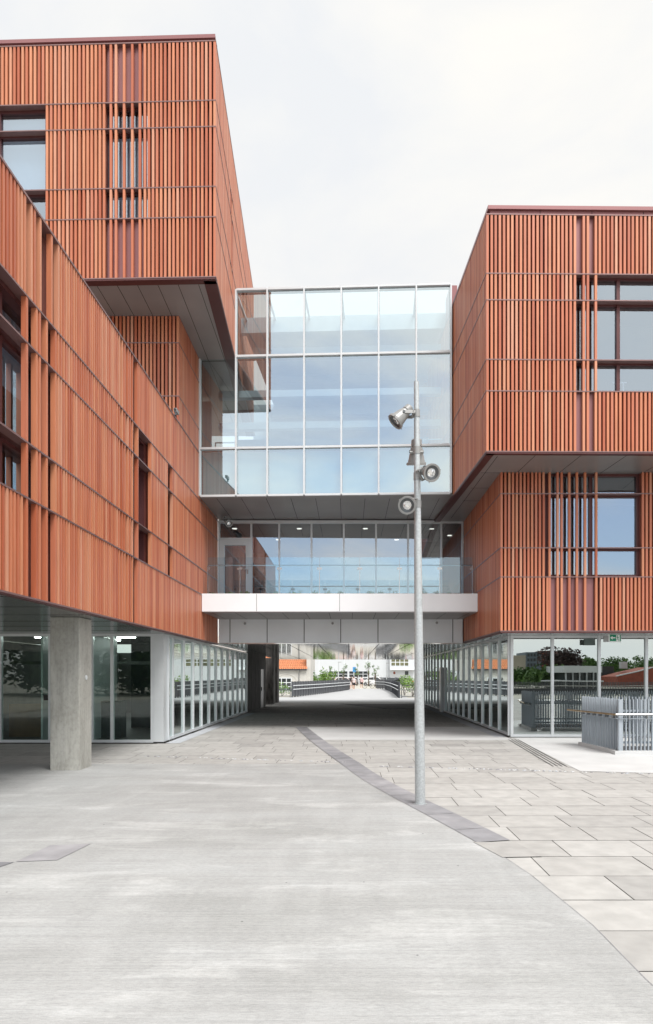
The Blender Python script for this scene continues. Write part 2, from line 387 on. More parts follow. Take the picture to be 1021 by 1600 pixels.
# pale concrete fields
K = MB()
K.face([(-0.95, 18.5, 0.014), (4.45, 18.5, 0.014), (4.45, 23.2, 0.014), (-1.5, 23.2, 0.014)], 'pale_concrete')
K.face([(4.22, 12.45, 0.0145), (9, 11.4, 0.0145), (14, 10.3, 0.0145), (14, 19.2, 0.0145), (4.64, 19.2, 0.0145)], 'pale_concrete')
tag(K.obj('pale_paving'), kind='structure')
K = MB()
for k in range(4):
    o = k * 0.085; F = Frame((4.36 + o, 18.6), (3.93 + o, 13.1)); K.ob(F, 0, F.L, -0.009, 0.009, 0.016, 0.020, 'drain_metal')
tag(K.obj('drain_channel'), kind='structure')
K = MB()
for k in range(230):
    x = R.uniform(-4.4, 0.0) if k < 70 else R.uniform(0.6, 9); y = (13.85 - 0.25 * (x + 0.7) if k < 70 else 13.0 - 0.22 * (x - 1.16)) + R.uniform(-0.04, 0.04)
    rr = R.uniform(0.012, 0.03); K.lathe([(0.001, 0.025), (rr * 0.7, 0.022), (rr, 0.012)], Matrix.Translation((x, y, 0)), R.choice(('pale_concrete', 'kerb_blue', 'paver_dark')), 6)
tag(K.obj('pebble_line'), kind='stuff'); 
K = MB(); K.face([(-4.72, 17.6, 0.016), (-4.35, 17.6, 0.016), (-4.35, 31.9, 0.016), (-4.72, 31.9, 0.016)], 'kerb_blue')
K.face([(4.15, 19.4, 0.016), (4.51, 19.4, 0.016), (4.51, 44.9, 0.016), (4.15, 44.9, 0.016)], 'kerb_blue'); tag(K.obj('border_strip'), kind='structure')
K = MB(); K.face([(-0.6, 42.4, 0.016), (1.9, 35.8, 0.016), (4.1, 35.8, 0.016), (4.1, 42.4, 0.016)], 'dark_ground'); tag(K.obj('dark_floor_patch'), kind='structure')  # darker flat patch laid over the passage paving
K = MB(); K.face([(-9, 45.6, 0.018), (9, 45.6, 0.018), (9, 53.8, 0.018), (4.7, 53.8, 0.018), (5.2, 92, 0.018), (0.0, 92, 0.018), (-4.8, 55.3, 0.018), (-9, 55.3, 0.018)], 'deck_concrete')
tag(K.obj('bridge_deck'), kind='structure')

# ================================================================== WING (left, low)
wing = empty('wing_building', (-9, 14, 0), 'long low wing on the left clad in orange terracotta slats, raised over glazed ground floor', 'building')
WX = -4.5; wr = [2.852, 4.243, 5.02, 6.415, 7.068, 8.457]
FW = Frame((WX, 5.0), (WX, 23.5))
def wt(y): return y - 5.0
sk = [(wt(5.5), wt(9.50), 4.3, 7.0, []), (wt(9.48), wt(10.56), 2.9, 7.0, [wt(9.56), wt(9.86), wt(9.96), wt(10.19), wt(10.50)]), (wt(9.55), wt(10.56), 7.1, 8.4, [wt(9.70), wt(9.80), wt(9.98), wt(10.36)]),
      (wt(13.36), wt(14.36), 2.9, 8.4, [wt(13.42), wt(13.6), wt(13.75), wt(13.95), wt(14.08), wt(14.24)]), (wt(14.36), wt(15.5), 4.3, 7.0, [wt(14.60)]), (wt(14.3), wt(14.5), 2.9, 8.4, []),
      (wt(17.02), wt(17.42), 4.3, 7.0, [])]
wh = [(wt(5.6), wt(10.62), 4.25, 7.06), (wt(14.28), wt(15.56), 4.25, 7.06), (wt(17.02), wt(17.46), 4.25, 7.06)]
facade(wing, FW, wr, sk, wh, m0=0.09, b0=0.24)
window(wing, FW, *wh[0], mull=(wt(7.2), wt(8.72), wt(9.3)), trans=(5.02, 6.415), ledges=(5.02, 6.415), blind=5.9)
window(wing, FW, *wh[1], mull=(), trans=(5.02, 6.415), ledges=(5.02, 6.415), blind=5.75)
window(wing, FW, *wh[2], trans=(5.02, 6.415), ledges=(5.02, 6.415), fw=0.05)
# second storey set back under the tower, in plane with the wing
FM = Frame((-7.4, 18.1), (WX, 18.1)); FM2 = Frame((WX, 18.1), (WX, 20.6))
mr = [8.47, 9.17, 10.58, 11.3]
facade(wing, FM, mr, w=0.058, b1=0.15); facade(wing, FM2, mr, m0=0.09, b0=0.24)
FE = Frame((-14, 5.0), (WX, 5.0)); facade(wing, FE, wr, b1=0.15)
M = MB()
M.box(-14, -4.75, 5.0 + 0.25, 23.5, 8.30, 8.42, 'soffit_grey')             # roof
M.box(WX - 0.16, WX + 0.012, 5.0, 18.08, 8.44, 8.475, 'rail_metal')      # roof edge cap
M.obj('roof', wing)
M = MB(); M.box(-14, -13.7, 5.25, 18.0, 2.9, 8.3, 'interior_grey'); M.box(-14, -4.75, 23.5, 23.7, 2.9, 11.2, 'interior_grey')
M.box(-9.2, -9.1, 5.3, 23.4, 3.15, 8.3, 'interior_grey'); M.box(-7.6, -7.42, 18.3, 23.4, 8.43, 11.3, 'interior_grey'); M.obj('inner_wall', wing)
slab_panels(wing, 'soffit', [(-14, 5.1), (WX - 0.06, 5.1), (WX - 0.06, 23.5), (-14, 23.5)], 2.83, 2.837, 'soffit_wing',
            border=[((WX - 0.0, 5.0), (WX - 0.0, 23.5), 0.10)],
            joints=[((-14, yy), (-4.7, yy), 0.012) for yy in (6.5, 7.9, 9.3, 10.7, 12.1, 13.5, 14.9, 16.3)])
for yy in (7.5, 9.8):
    M = MB(); M.lathe([(0.01, 8.3), (0.02, 5.6), (0.03, 5.15), (0.30, 4.9), (0.28, 4.9)], Matrix.Translation((-5.6, yy, 0)), 'interior_white'); M.obj('pendant_lamp', wing)
# ground floor glazing: front at Y=17.6, passage side at X=-4.74
GT = 2.83
def bay(parent, F, xs, z0, z1, pane, fw=0.05, dep=0.10, mat='aluminium', last=True):
    M = MB()
    for x in xs: M.ob(F, x - fw / 2, x + fw / 2, -dep, 0.02, z0, z1, mat)
    for a, c in zip(xs, xs[1:]):
        M.ob(F, a + fw / 2, c - fw / 2, -dep, 0.012, z0, z0 + 0.07, mat); M.ob(F, a + fw / 2, c - fw / 2, -dep, 0.012, z1 - 0.06, z1, mat)
    fr = M.obj('glazing_frame', parent)
    for a, c in zip(xs, xs[1:]):
        G = MB(); G.face([F.p(a + fw / 2, -0.03, z0 + 0.07), F.p(c - fw / 2, -0.03, z0 + 0.07), F.p(c - fw / 2, -0.03, z1 - 0.06), F.p(a + fw / 2, -0.03, z1 - 0.06)], pane)
        G.obj('glass_panel', parent)
    return fr
FG = Frame((-13, 17.6), (-4.74, 17.6))
bay(wing, FG, [x + 13 for x in (-12.6, -10.7, -8.99, -7.70, -6.62, -6.1, -5.06)], 0.03, GT, 'glass_entry', 0.075)
M = MB(); M.box(-5.02, -4.76, 17.57, 17.95, 0.03, GT, 'aluminium'); M.box(-5.024, -4.72, 17.566, 17.96, 0.018, 0.05, 'joint_black'); M.obj('corner_panel', wing)
FS = Frame((-4.74, 17.95), (-4.74, 31.9))
bay(wing, FS, [0.03, 0.5] + [0.5 + 1.21 * k for k in range(1, 12)] + [13.93], 0.06, GT, 'glass_ground', 0.05)
M = MB(); M.box(-5.2, -4.735, 31.95, 39.0, 0.0, 2.86, 'dark_stone')
for yy in (33.2, 34.6, 36.0): M.box(-4.736, -4.731, yy, yy + 0.02, 0.02, 2.84, 'joint_black')
M.box(-6.4, -6.2, 39.0, 42.4, 0.0, 2.86, 'black'); M.box(-5.6, -4.66, 42.4, 43.4, 0.0, 2.86, 'dark_stone'); M.box(-5.6, -4.60, 44.2, 45.2, 0.0, 2.86, 'dark_stone')
M.obj('stone_wall', wing)
D = MB(); D.box(-4.733, -4.70, 36.6, 37.7, 0.02, 2.1, 'steel_door'); d = D.obj('door', wing)
D = MB(); D.box(-4.70, -4.66, 36.7, 36.74, 0.95, 1.15, 'black'); D.obj('door_handle', d)
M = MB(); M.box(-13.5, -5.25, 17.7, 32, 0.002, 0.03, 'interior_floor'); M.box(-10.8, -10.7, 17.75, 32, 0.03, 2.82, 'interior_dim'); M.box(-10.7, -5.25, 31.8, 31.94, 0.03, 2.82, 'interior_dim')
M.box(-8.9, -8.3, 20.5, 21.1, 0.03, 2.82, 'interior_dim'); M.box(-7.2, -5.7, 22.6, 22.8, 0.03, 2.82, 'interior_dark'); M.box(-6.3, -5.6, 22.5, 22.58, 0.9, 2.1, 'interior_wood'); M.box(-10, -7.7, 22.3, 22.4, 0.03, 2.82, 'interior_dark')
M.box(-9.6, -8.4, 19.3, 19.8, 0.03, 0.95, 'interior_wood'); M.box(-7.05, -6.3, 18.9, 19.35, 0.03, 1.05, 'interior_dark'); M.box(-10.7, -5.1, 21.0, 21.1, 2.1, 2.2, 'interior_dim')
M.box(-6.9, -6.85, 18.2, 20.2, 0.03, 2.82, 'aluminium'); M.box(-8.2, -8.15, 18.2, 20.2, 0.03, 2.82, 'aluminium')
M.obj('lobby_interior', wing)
for x, y, l in ((-8.6, 18.7, 0.5), (-6.35, 18.7, 0.5), (-5.5, 19.6, 0.4), (-7.3, 20.3, 0.5), (-8.9, 20.2, 0.5), (-6.2, 21.8, 0.5)): M = MB(); M.box(x, x + l, y, y + 0.07, 2.79, 2.82, 'strip_light'); M.obj('ceiling_light', wing)
M = MB(); M.box(-7.86, -7.74, 17.585, 17.592, 1.12, 1.26, 'black'); M.obj('access_panel', wing)

# ================================================================== TOWER (left, upper)
tower = empty('tower_building', (-7, 20, 11.3), 'tall upper block at left cantilevered over the wing, pinkish terracotta slats above grey soffit', 'building')
TA = (-14.0, 16.72); TB = (-3.19, 16.40); TC = (-3.78, 27.2)
FT = Frame(TA, TB); FT2 = Frame(TB, TC)
tr = [11.34, 12.78, 13.51, 14.95, 15.58, 17.01]
def tx(x): return (x - TA[0]) / (TB[0] - TA[0]) * FT.L
tw1 = (tx(-9.6), tx(-7.34), 12.79, 15.57); tw2 = (tx(-5.92), tx(-4.80), 12.79, 15.57)
kk = [tx((p - 545) * 0.01537) for p in (171.5, 179.6, 192.5, 205.5, 217.5)]
facade(tower, FT, tr, [(tw1[0], tw1[1], 12.8, 15.5, []), (tx(-5.86), tx(-4.97), 11.4, 17, kk)], [tw1, tw2], b1=0.15)
def flush_panel(parent, F, t0, t1, z0, z1):
    M = MB(); k = max(1, round((t1 - t0) / 0.5))
    for i in range(k): M.ob(F, t0 + (t1 - t0) * i / k + 0.004, t0 + (t1 - t0) * (i + 1) / k - 0.004, -0.149, -0.095, z0 + 0.013, z1 - 0.015, 'mauve_metal')
    M.obj('flush_panel', parent)
flush_panel(tower, FT, tx(-5.86), tx(-4.97), 11.34, 12.78); flush_panel(tower, FT, tx(-5.86), tx(-4.97), 15.58, 17.01)
window(tower, FT, *tw1, rec=0.2, mull=(tx(-8.55),), trans=(13.51, 14.95), ledges=(13.51, 14.95), blind=13.6)
window(tower, FT, *tw2, rec=0.19, blind=12.9, trans=(13.51, 14.95), ledges=(), fw=0.06)  # blind here is added to lift the brightness of the pane
facade(tower, FT2, tr, [(3.0, 3.5, 12.8, 15.6, [3.1, 3.25])], [], m0=0.09, b0=0.24)
M = MB()
M.prism([(-14, 16.86), (-3.28, 16.54), (-3.87, 27.2), (-14, 27.2)], 17.022, 17.16, 'mauve_metal')
M.prism([(-14, 16.80), (-3.22, 16.48), (-3.83, 27.2), (-14, 27.2)], 17.162, 17.25, 'mauve_metal')
for x in (-12.4, -11, -9.6, -8.2, -6.8, -5.4, -4.0):
    yy = 16.86 - (x + 14) * 0.0299; M.box(x, x + 0.012, yy - 0.004, yy + 0.03, 17.03, 17.155, 'joint_black')
M.obj('parapet', tower)
slab_panels(tower, 'soffit', [(-14, 16.78), (-3.27, 16.46), (-3.72, 27.2), (-14, 27.2)], 11.30, 11.325, 'soffit_grey',
            border=[(TA, (TB[0] - 0.012, TB[1] + 0.0), 0.22), ((TB[0] - 0.01, TB[1] + 0.1), (TC[0], TC[1]), 0.30)],
            joints=[((-3.66 - 0.5 * q, 16.66), (-3.66 - 0.5 * q - 0.2, 26), 0.012) for q in range(20)])
M = MB(); M.box(-14.3, -14.0, 16.7, 27.2, 11.4, 17.0, 'interior_grey'); M.box(-14, -3.9, 27.2, 27.4, 11.4, 17.0, 'interior_grey'); M.box(-13.9, -3.6, 20.5, 20.6, 11.5, 17.0, 'interior_grey')
M.obj('inner_wall', tower)

# ================================================================== CORNER BUILDING (right)
corner = empty('corner_building', (9, 20, 0), 'right-hand building with overhanging upper block of terracotta slats above mirror-like glazed corner', 'building')
UA = (3.28, 16.26); UB = (12.5, 16.38); UC = (2.79, 27.0)
FU = Frame(UA, UB); FU2 = Frame(UC, UA)
ur = [7.10, 8.54, 9.29, 10.71, 11.34, 12.75]
def ux(p): return (p - 545) * 0.01524 - 3.28
uw = (ux(899), ux(902) + 4.3, 8.55, 11.33)
facade(corner, FU, ur, [(ux(901), ux(935.5), 7.2, 12.7, [ux(913.5), ux(920), ux(932.5)]), (ux(935.5), uw[1], 8.6, 11.3, [])], [uw], b0=0.15)
flush_panel(corner, FU, ux(902), ux(931), 7.10, 8.54); flush_panel(corner, FU, ux(902), ux(931), 11.34, 12.75)
window(corner, FU, *uw, rec=0.22, fw=0.05, mull=(ux(972), ux(1045)), trans=(9.29, 10.71), ledges=(9.29, 10.71))
facade(corner, FU2, ur, m1=0.09, b1=0.24)
M = MB()
M.prism([(3.40, 16.40), (12.5, 16.52), (12.5, 27), (2.90, 27)], 12.762, 12.93, 'mauve_metal')
M.prism([(3.34, 16.34), (12.5, 16.46), (12.5, 27), (2.84, 27)], 12.932, 13.02, 'mauve_metal')
for x in (4.6, 5.85, 7.1, 8.35, 9.6, 10.8): M.box(x, x + 0.012, 16.40 + (x - 3.4) * 0.0132 - 0.004, 16.47 + (x - 3.4) * 0.0132, 12.77, 12.925, 'joint_black')
M.box(3.07, 3.30, 20.75, 21.6, 12.8, 13.62, 'mauve_metal')
M.obj('parapet', corner)
slab_panels(corner, 'soffit', [(3.36, 16.33), (12.5, 16.44), (12.5, 27), (2.87, 27)], 7.06, 7.085, 'soffit_grey',
            border=[(UA, UB, 0.13), (UC, (UA[0] + 0.004, UA[1] + 0.02), 0.20)],
            joints=[((x, 16.45), (x - 0.1, 17.9), 0.012) for x in (4.5, 5.6, 6.7, 7.8, 8.9, 10)] + [((3.45, yy), (4.1, yy), 0.012) for yy in (17.85, 19.3, 20.7)] + [((3.6, 16.5), (3.45, 23), 0.012)])
LA = (3.96, 17.8); LB = (12.5, 17.8)
FL = Frame(LA, LB); FL2 = Frame((3.96, 23.5), LA)
lr = [2.92, 4.33, 5.09, 6.50, 7.07]
def lx(p): return (p - 545) * 0.01668 - 3.96
lw_ = (lx(855), lx(1003), 4.34, 7.06)
facade(corner, FL, lr, [(lx(856), lx(930.5), 2.95, 7.07, [lx(859.5), lx(872), lx(878.3), lx(890.3), lx(902.3), lx(915)]), (lx(930.5), lx(936), 2.95, 7.07, [lx(932.5)]), (lx(936), lw_[1], 4.36, 7.07, [])], [lw_], rails=lr[:-1], b0=0.15)
flush_panel(corner, FL, lx(861), lx(930), 2.92, 4.33)
window(corner, FL, *lw_, rec=0.22, mull=(lx(927),), trans=(5.09, 6.50), ledges=(5.09, 6.50))
facade(corner, FL2, lr, rails=lr[:-1], m1=0.09, b1=0.24)
slab_panels(corner, 'lower_soffit', [(4.02, 17.9), (12.5, 17.9), (12.5, 45.5), (4.02, 45.5)], 2.88, 2.905, 'soffit_wing', border=[(LA, LB, 0.10), ((3.96, 23.5), (3.96, 17.82), 0.10)])
FGR = Frame((4.53, 19.25), (12.5, 19.25))
bay(corner, FGR, [0.075, 1.22, 2.54, 3.87, 5.2, 6.5, 7.9], 0.03, 2.88, 'glass_ground', 0.075)
FGS = Frame((4.53, 45.0), (4.53, 19.30))
xs = [25.65 - 1.29 * k for k in range(20)]; xs = sorted(xs)
bay(corner, FGS, xs, 0.06, 2.88, 'glass_ground', 0.05)
M = MB(); M.box(4.40, 4.56, 32.6, 33.1, 0.02, 2.15, 'aluminium'); M.obj('door', corner)
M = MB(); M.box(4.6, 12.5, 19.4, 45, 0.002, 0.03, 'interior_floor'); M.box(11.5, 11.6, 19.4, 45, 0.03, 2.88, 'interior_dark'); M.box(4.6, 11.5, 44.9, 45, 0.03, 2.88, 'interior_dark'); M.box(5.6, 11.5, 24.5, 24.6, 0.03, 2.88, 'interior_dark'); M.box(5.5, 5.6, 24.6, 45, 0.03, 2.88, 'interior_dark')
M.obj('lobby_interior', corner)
M = MB(); M.box(12.5, 12.8, 16.5, 45, 2.9, 12.7, 'interior_grey'); M.box(2.95, 12.5, 27, 27.2, 7.2, 12.7, 'interior_grey'); M.box(4.3, 12.5, 21.4, 21.5, 3.06, 12.7, 'interior_grey'); M.box(3.9, 12.5, 27.0, 45.5, 3.06, 7.0, 'interior_grey')
for z in (9.1, 9.15): pass
M.obj('inner_wall', corner)
for x0 in (6.47, 6.66, 7.55):   # desk frames standing inside the lower panes
    M = MB(); M.box(x0, x0 + 0.15, 16.72, 16.75, 8.92, 8.95, 'interior_white'); M.box(x0 + 0.06, x0 + 0.085, 16.72, 16.75, 8.56, 8.92, 'interior_white'); M.obj('desk_leg', corner)

# ================================================================== GLASS BRIDGE
gb = empty('glass_bridge', (-0.7, 20.5, 7.2), 'white-framed glazed box bridging the gap between the terracotta blocks', 'glass bridge')
FB = Frame((-4.5, 20.6), (3.05, 20.25))
def bx(p): return (p - 312) / (705 - 312) * FB.L
mt = [bx(p) for p in (312.8, 370, 419.3, 477, 535, 593, 651, 704.3)]
zz = [7.17, 8.60, 11.36, 13.36]
M = MB(); fw = 0.046
for i, t in enumerate(mt):
    M.ob(FB, t - fw / 2, t + fw / 2, -0.10, 0.06, zz[0], zz[2] if i == 0 else zz[3], 'white_metal')
    M.ob(FB, t - fw / 2 - 0.014, t + fw / 2 + 0.014, -0.16, -0.102, zz[0], zz[2] if i == 0 else zz[3], 'joint_black')
for j, z in enumerate(zz):
    for i in range(7):
        if j == 3 and i == 0: continue
        M.ob(FB, mt[i] + fw / 2, mt[i + 1] - fw / 2, -0.10, 0.05, z - 0.03, z + 0.03, 'white_metal')
        if j: M.ob(FB, mt[i] + fw / 2, mt[i + 1] - fw / 2, -0.16, -0.102, z - 0.065, z - 0.031, 'joint_black')
M.obj('frame', gb)
for j in range(3):
    for i in range(7):
        if j == 2 and i == 0: continue
        G = MB(); a, c, e, h = mt[i] + fw / 2, mt[i + 1] - fw / 2, zz[j] + 0.03, zz[j + 1] - 0.03
        G.face([FB.p(a, -0.02, e), FB.p(c, -0.02, e), FB.p(c, -0.02, h), FB.p(a, -0.02, h)], 'glass_bridge'); G.obj('glass_panel', gb)
M = MB(); M.ob(FB, 0.05, FB.L - 0.05, -0.32, -0.18, zz[0] + 0.02, zz[1] - 0.06, 'spandrel'); M.obj('spandrel_panel', gb)
M = MB(); M.ob(FB, 0.05, FB.L, -8.5, -0.33, 8.35, 8.5, 'atrium_grey'); M.obj('floor_slab', gb)
M = MB()
M.ob(FB, 0.95, FB.L, -8.5, -1.75, 13.20, 13.34, 'atrium_grey'); M.ob(FB, 0.95, FB.L, -1.75, -1.55, 12.85, 13.34, 'atrium_grey')
for k in range(1, 7): M.ob(FB, mt[k] - 0.03, mt[k] + 0.03, -1.55, -0.17, 13.24, 13.32, 'white_metal')
M.obj('roof', gb)
M = MB()
for d_, z in ((2.0, 12.35), (2.0, 10.95), (2.0, 9.9), (4.5, 12.5), (4.5, 11.3), (4.5, 10.2)):
    M.ob(FB, 0.1 if z < 11.2 else 1.3, FB.L - 0.1, -d_ - 0.25, -d_, z, z + 0.22, 'atrium_grey')
M.ob(FB, 0.05, FB.L, -8.7, -8.5, 8.5, 13.3, 'atrium_grey')
M.obj('ceiling_beam', gb)
M = MB()
for t0, t1 in ((0.35, 1.0), (FB.L - 0.8, FB.L - 0.25)):
    M = MB(); M.ob(FB, t0, t1, -0.52, -0.48, 8.93, 8.96, 'stainless'); M.ob(FB, t0, t0 + 0.03, -0.52, -0.48, 8.5, 8.93, 'stainless'); M.obj('handrail', gb)
slab_panels(gb, 'soffit', [(-4.49, 20.62), (3.03, 20.28), (3.9, 20.28), (3.9, 29), (-4.49, 29)], 7.13, 7.155, 'soffit_grey',
            joints=[((x, 20.7), (x, 23.4), 0.012) for x in [-4.0 + 0.75 * k for k in range(11)]])

# ================================================================== TERRACE LINK (level one)
tl = empty('terrace_link', (0, 22, 2.9), 'white balcony storey with recessed glazing spanning the passage below the glass bridge', 'balcony')
M = MB(); M.box(-4.49, 3.95, 20.9, 23.5, 3.72, 4.27, 'balcony_white')
for x in (-2.82, -0.28): M.box(x, x + 0.01, 20.896, 20.92, 3.73, 4.26, 'joint_black')
M.obj('balcony_slab', tl)
slab_panels(tl, 'balcony_soffit', [(-4.45, 20.95), (3.92, 20.95), (3.92, 23.45), (-4.45, 23.45)], 3.69, 3.718, 'soffit_grey',
            joints=[((-4.2 + 0.72 * k, 21.0), (-4.2 + 0.72 * k, 23.4), 0.012) for k in range(12)])
M = MB(); M.box(-4.47, 3.93, 23.52, 46, 2.89, 4.2, 'beam_panel')
for p in (359.5, 417.6, 475.5, 532.7, 591, 650, 708):
    x = (p - 545) * 23.5 / 1067; M.box(x - 0.012, x + 0.012, 23.515, 23.54, 2.895, 3.70, 'joint_black')
M.obj('beam', tl)
slab_panels(tl, 'passage_soffit', [(-4.73, 23.6), (4.52, 23.6), (4.52, 46), (-4.73, 46)], 2.85, 2.885, 'soffit_gloss',
            joints=[((x, 23.6), (x, 46), 0.02) for x in [-4.2 + 1.05 * k for k in range(9)]])
for p, zp in ((383, 3.55), (520, 3.56), (683, 3.58)):
    x = (p - 545) * 23.5 / 1067; M = MB(); M.lathe([(0.001, 0.05), (0.03, 0.045), (0.045, 0.0)], Matrix.Translation((x, 23.515, zp)) @ Matrix.Rotation(rad(90), 4, 'X'), 'lamp_grey', 14); M.obj('wall_light', tl)
FV = Frame((-4.47, 23.5), (3.96, 23.5))
vx = [(p - 545) * 23.5 / 1067 + 4.47 for p in (342.5, 393, 436.5, 487, 537.5, 588, 638, 690, 723)]
M = MB()
for i, x in enumerate(vx): M.ob(FV, x - 0.03, x + 0.03, -0.1, 0.02, 4.27, 7.1, 'aluminium')
for a, c in zip(vx, vx[1:]):
    M.ob(FV, a + 0.03, c - 0.03, -0.1, 0.015, 7.0, 7.1, 'aluminium'); M.ob(FV, a + 0.03, c - 0.03, -0.1, 0.015, 4.27, 4.33, 'aluminium')
M.ob(FV, vx[0] + 0.03, vx[1] - 0.03, -0.1, 0.015, 6.42, 6.5, 'aluminium')
M.obj('glazing_frame', tl)
for i, (a, c) in enumerate(zip(vx, vx[1:])):
    z0 = 6.5 if i == 0 else 4.33
    G = MB(); G.face([FV.p(a + 0.03, -0.04, z0), FV.p(c - 0.03, -0.04, z0), FV.p(c - 0.03, -0.04, 7.0), FV.p(a + 0.03, -0.04, 7.0)], 'glass_level'); G.obj('glass_panel', tl)
D = MB(); a, c = vx[0] + 0.03, vx[1] - 0.03
for q in ((a, a + 0.16, 4.33, 6.42), (c - 0.16, c, 4.33, 6.42), (a + 0.16, c - 0.16, 6.24, 6.42), (a + 0.16, c - 0.16, 4.33, 4.5)): D.ob(FV, q[0], q[1], -0.08, 0.03, q[2], q[3], 'white_metal')
door = D.obj('door', tl)
G = MB(); G.face([FV.p(a + 0.16, -0.03, 4.5), FV.p(c - 0.16, -0.03, 4.5), FV.p(c - 0.16, -0.03, 6.24), FV.p(a + 0.16, -0.03, 6.24)], 'glass_level'); G.obj('door_pane', door)
D = MB(); D.ob(FV, c - 0.1, c - 0.07, 0.03, 0.08, 5.25, 5.4, 'stainless'); D.ob(FV, c - 0.24, c - 0.07, 0.08, 0.1, 5.37, 5.4, 'stainless'); D.obj('door_handle', door)
M = MB(); M.box(-4.4, 3.9, 23.7, 29.5, 4.21, 4.26, 'interior_floor'); M.box(-4.4, 3.9, 29.5, 29.6, 4.26, 7.12, 'interior_dark'); M.box(-4.45, -4.4, 23.7, 29.5, 4.26, 7.12, 'red_backing'); M.box(3.9, 3.95, 23.7, 29.5, 4.26, 7.12, 'red_backing'); M.box(-4.4, 3.9, 23.62, 29.5, 7.06, 7.11, 'interior_dark')
M.obj('hall_interior', tl)
for p, yp in ((367, 24.6), (468, 24.6), (571, 24.6), (675, 24.6), (703, 25.8), (435, 26.6), (620, 26.6)):
    M = MB(); x = (p - 545) * yp / 1067; M.lathe([(0.0, 7.045), (0.085, 7.045), (0.095, 7.058)], Matrix.Translation((x, yp, 0)), 'downlight', 16); M.obj('downlight', tl)
# balustrade
bp_ = [(p - 545) * 21.05 / 1067 for p in (324.5, 375, 437, 499.5, 562.5, 624.5, 687.5, 739)]
for i, x in enumerate(bp_):
    M = MB(); M.box(x - 0.012, x + 0.012, 21.05, 21.09, 4.27, 5.14, 'stainless')
    for s in ((-1, 1) if 0 < i < 7 else ((1,) if i == 0 else (-1,))): M.box(x + s * 0.045 - 0.03, x + s * 0.045 + 0.03, 21.02, 21.048, 5.02, 5.09, 'stainless')
    M.obj('balustrade_post', tl)
for a, c in zip(bp_, bp_[1:]):
    G = MB(); G.face([(a + 0.01, 21.03, 4.30), (c - 0.01, 21.03, 4.30), (c - 0.01, 21.03, 5.40), (a + 0.01, 21.03, 5.40)], 'glass_rail'); G.obj('balustrade_glass', tl)
M = MB(); M.tube((bp_[0], 21.07, 5.16), (bp_[-1], 21.07, 5.16), 0.02, 0.02, 'stainless'); M.obj('handrail', tl)

# ================================================================== foliage helpers
def leaf_cloud(mb, c, r, n, size, mat, lo=0.0, hi=1.0):
    for _ in range(n):
        d = Vector((R.gauss(0, 1), R.gauss(0, 1), R.gauss(0, 1))).normalized() * (R.random() ** 0.45)
        p = Vector(c) + Vector((d.x * r[0], d.y * r[1], d.z * r[2]))
        a = Vector((R.gauss(0, 1), R.gauss(0, 1), R.gauss(0, 0.7))).normalized(); w = a.orthogonal().normalized()
        s = size * R.uniform(0.6, 1.3)
        mb.face([p - a * s, p + w * s * 0.45, p + a * s, p - w * s * 0.45], mat, R.uniform(lo, hi))
def tree(name, x, y, h, cr, label, cat='tree', mat='foliage', group=None, n=900, size=0.3, z_crown=0.62, clumps=9, z0=0.0, flat=0.9):
    e = empty(name, (x, y, z0), label, cat, group)
    T = MB(); T.tube((x, y, z0), (x + 0.02 * h, y, z0 + h * 0.55), 0.022 * h + 0.01, 0.012 * h + 0.005, 'bark', 8)
    C = MB()
    for k in range(clumps):
        a = R.uniform(0, 6.28); q = cr * math.sqrt(R.random()) * 0.7; zc = z0 + h * z_crown + R.uniform(-0.35, 0.30) * (h * (1 - z_crown) * 2)
        px, py = x + math.cos(a) * q, y + math.sin(a) * q
        T.tube((x, y, z0 + h * R.uniform(0.25, 0.5)), (px, py, zc), 0.008 * h + 0.004, 0.003 * h, 'bark', 5)
        rr = cr * R.uniform(0.32, 0.55); t = R.uniform(0.0, 0.4)
        leaf_cloud(C, (px, py, zc), (rr, rr, rr * flat), n // clumps, size, mat, t, t + 0.6)
    T.obj('trunk', e); C.obj('crown', e); return e
def shrub(name, x, y, h, r, label, mat='foliage_bright', group=None, n=350, size=0.12, z0=0.0):
    e = empty(name, (x, y, z0), label, 'shrub', group)
    S = MB(); C = MB()
    for k in range(7):
        a = R.uniform(0, 6.28); q = r * R.uniform(0.2, 0.8); px, py = x + math.cos(a) * q, y + math.sin(a) * q * 0.7; zc = z0 + h * R.uniform(0.35, 0.75)
        S.tube((x, y, z0), (px, py, zc), 0.02, 0.008, 'bark', 5)
        leaf_cloud(C, (px, py, zc), (r * 0.5, r * 0.5, h * 0.32), n // 7, size, mat, R.uniform(0, 0.4), R.uniform(0.7, 1))
    S.obj('stem', e); C.obj('foliage', e); return e

# plants along the balcony edge
spots = [329, 358, 377, 386, 432, 455, 469, 492, 513, 532, 579, 596, 618, 664, 683, 702]
words = ['at the far left end behind the first glass panel', 'in front of the white door', 'under the second post from the left', 'just right of the white door', 'below the third post from the left', 'between the third and fourth posts',
         'left of the fourth post', 'under the fourth post from the left', 'just right of the fourth post', 'above the fascia joint at the middle', 'right of the fifth post', 'between the fifth and sixth posts', 'left of the sixth post',
         'just right of the galvanized mast', 'under the seventh post', 'nearest the right end of the balcony']
for p, w in zip(spots, words):
    x = (p - 545) * 21.2 / 1067; e = empty('balcony_plant', (x, 21.2, 4.27), 'tiny green balcony plant ' + w, 'plant', 'small plants along the balcony edge')
    C = MB(); leaf_cloud(C, (x, 21.25, 4.33), (R.uniform(0.07, 0.17), 0.05, 0.07), R.randint(14, 30), 0.045, 'foliage', 0, 0.6); C.obj('leaves', e)
    C = MB(); C.box(x - 0.09, x + 0.09, 21.2, 21.32, 4.271, 4.30, 'soil'); C.obj('soil_clump', e)

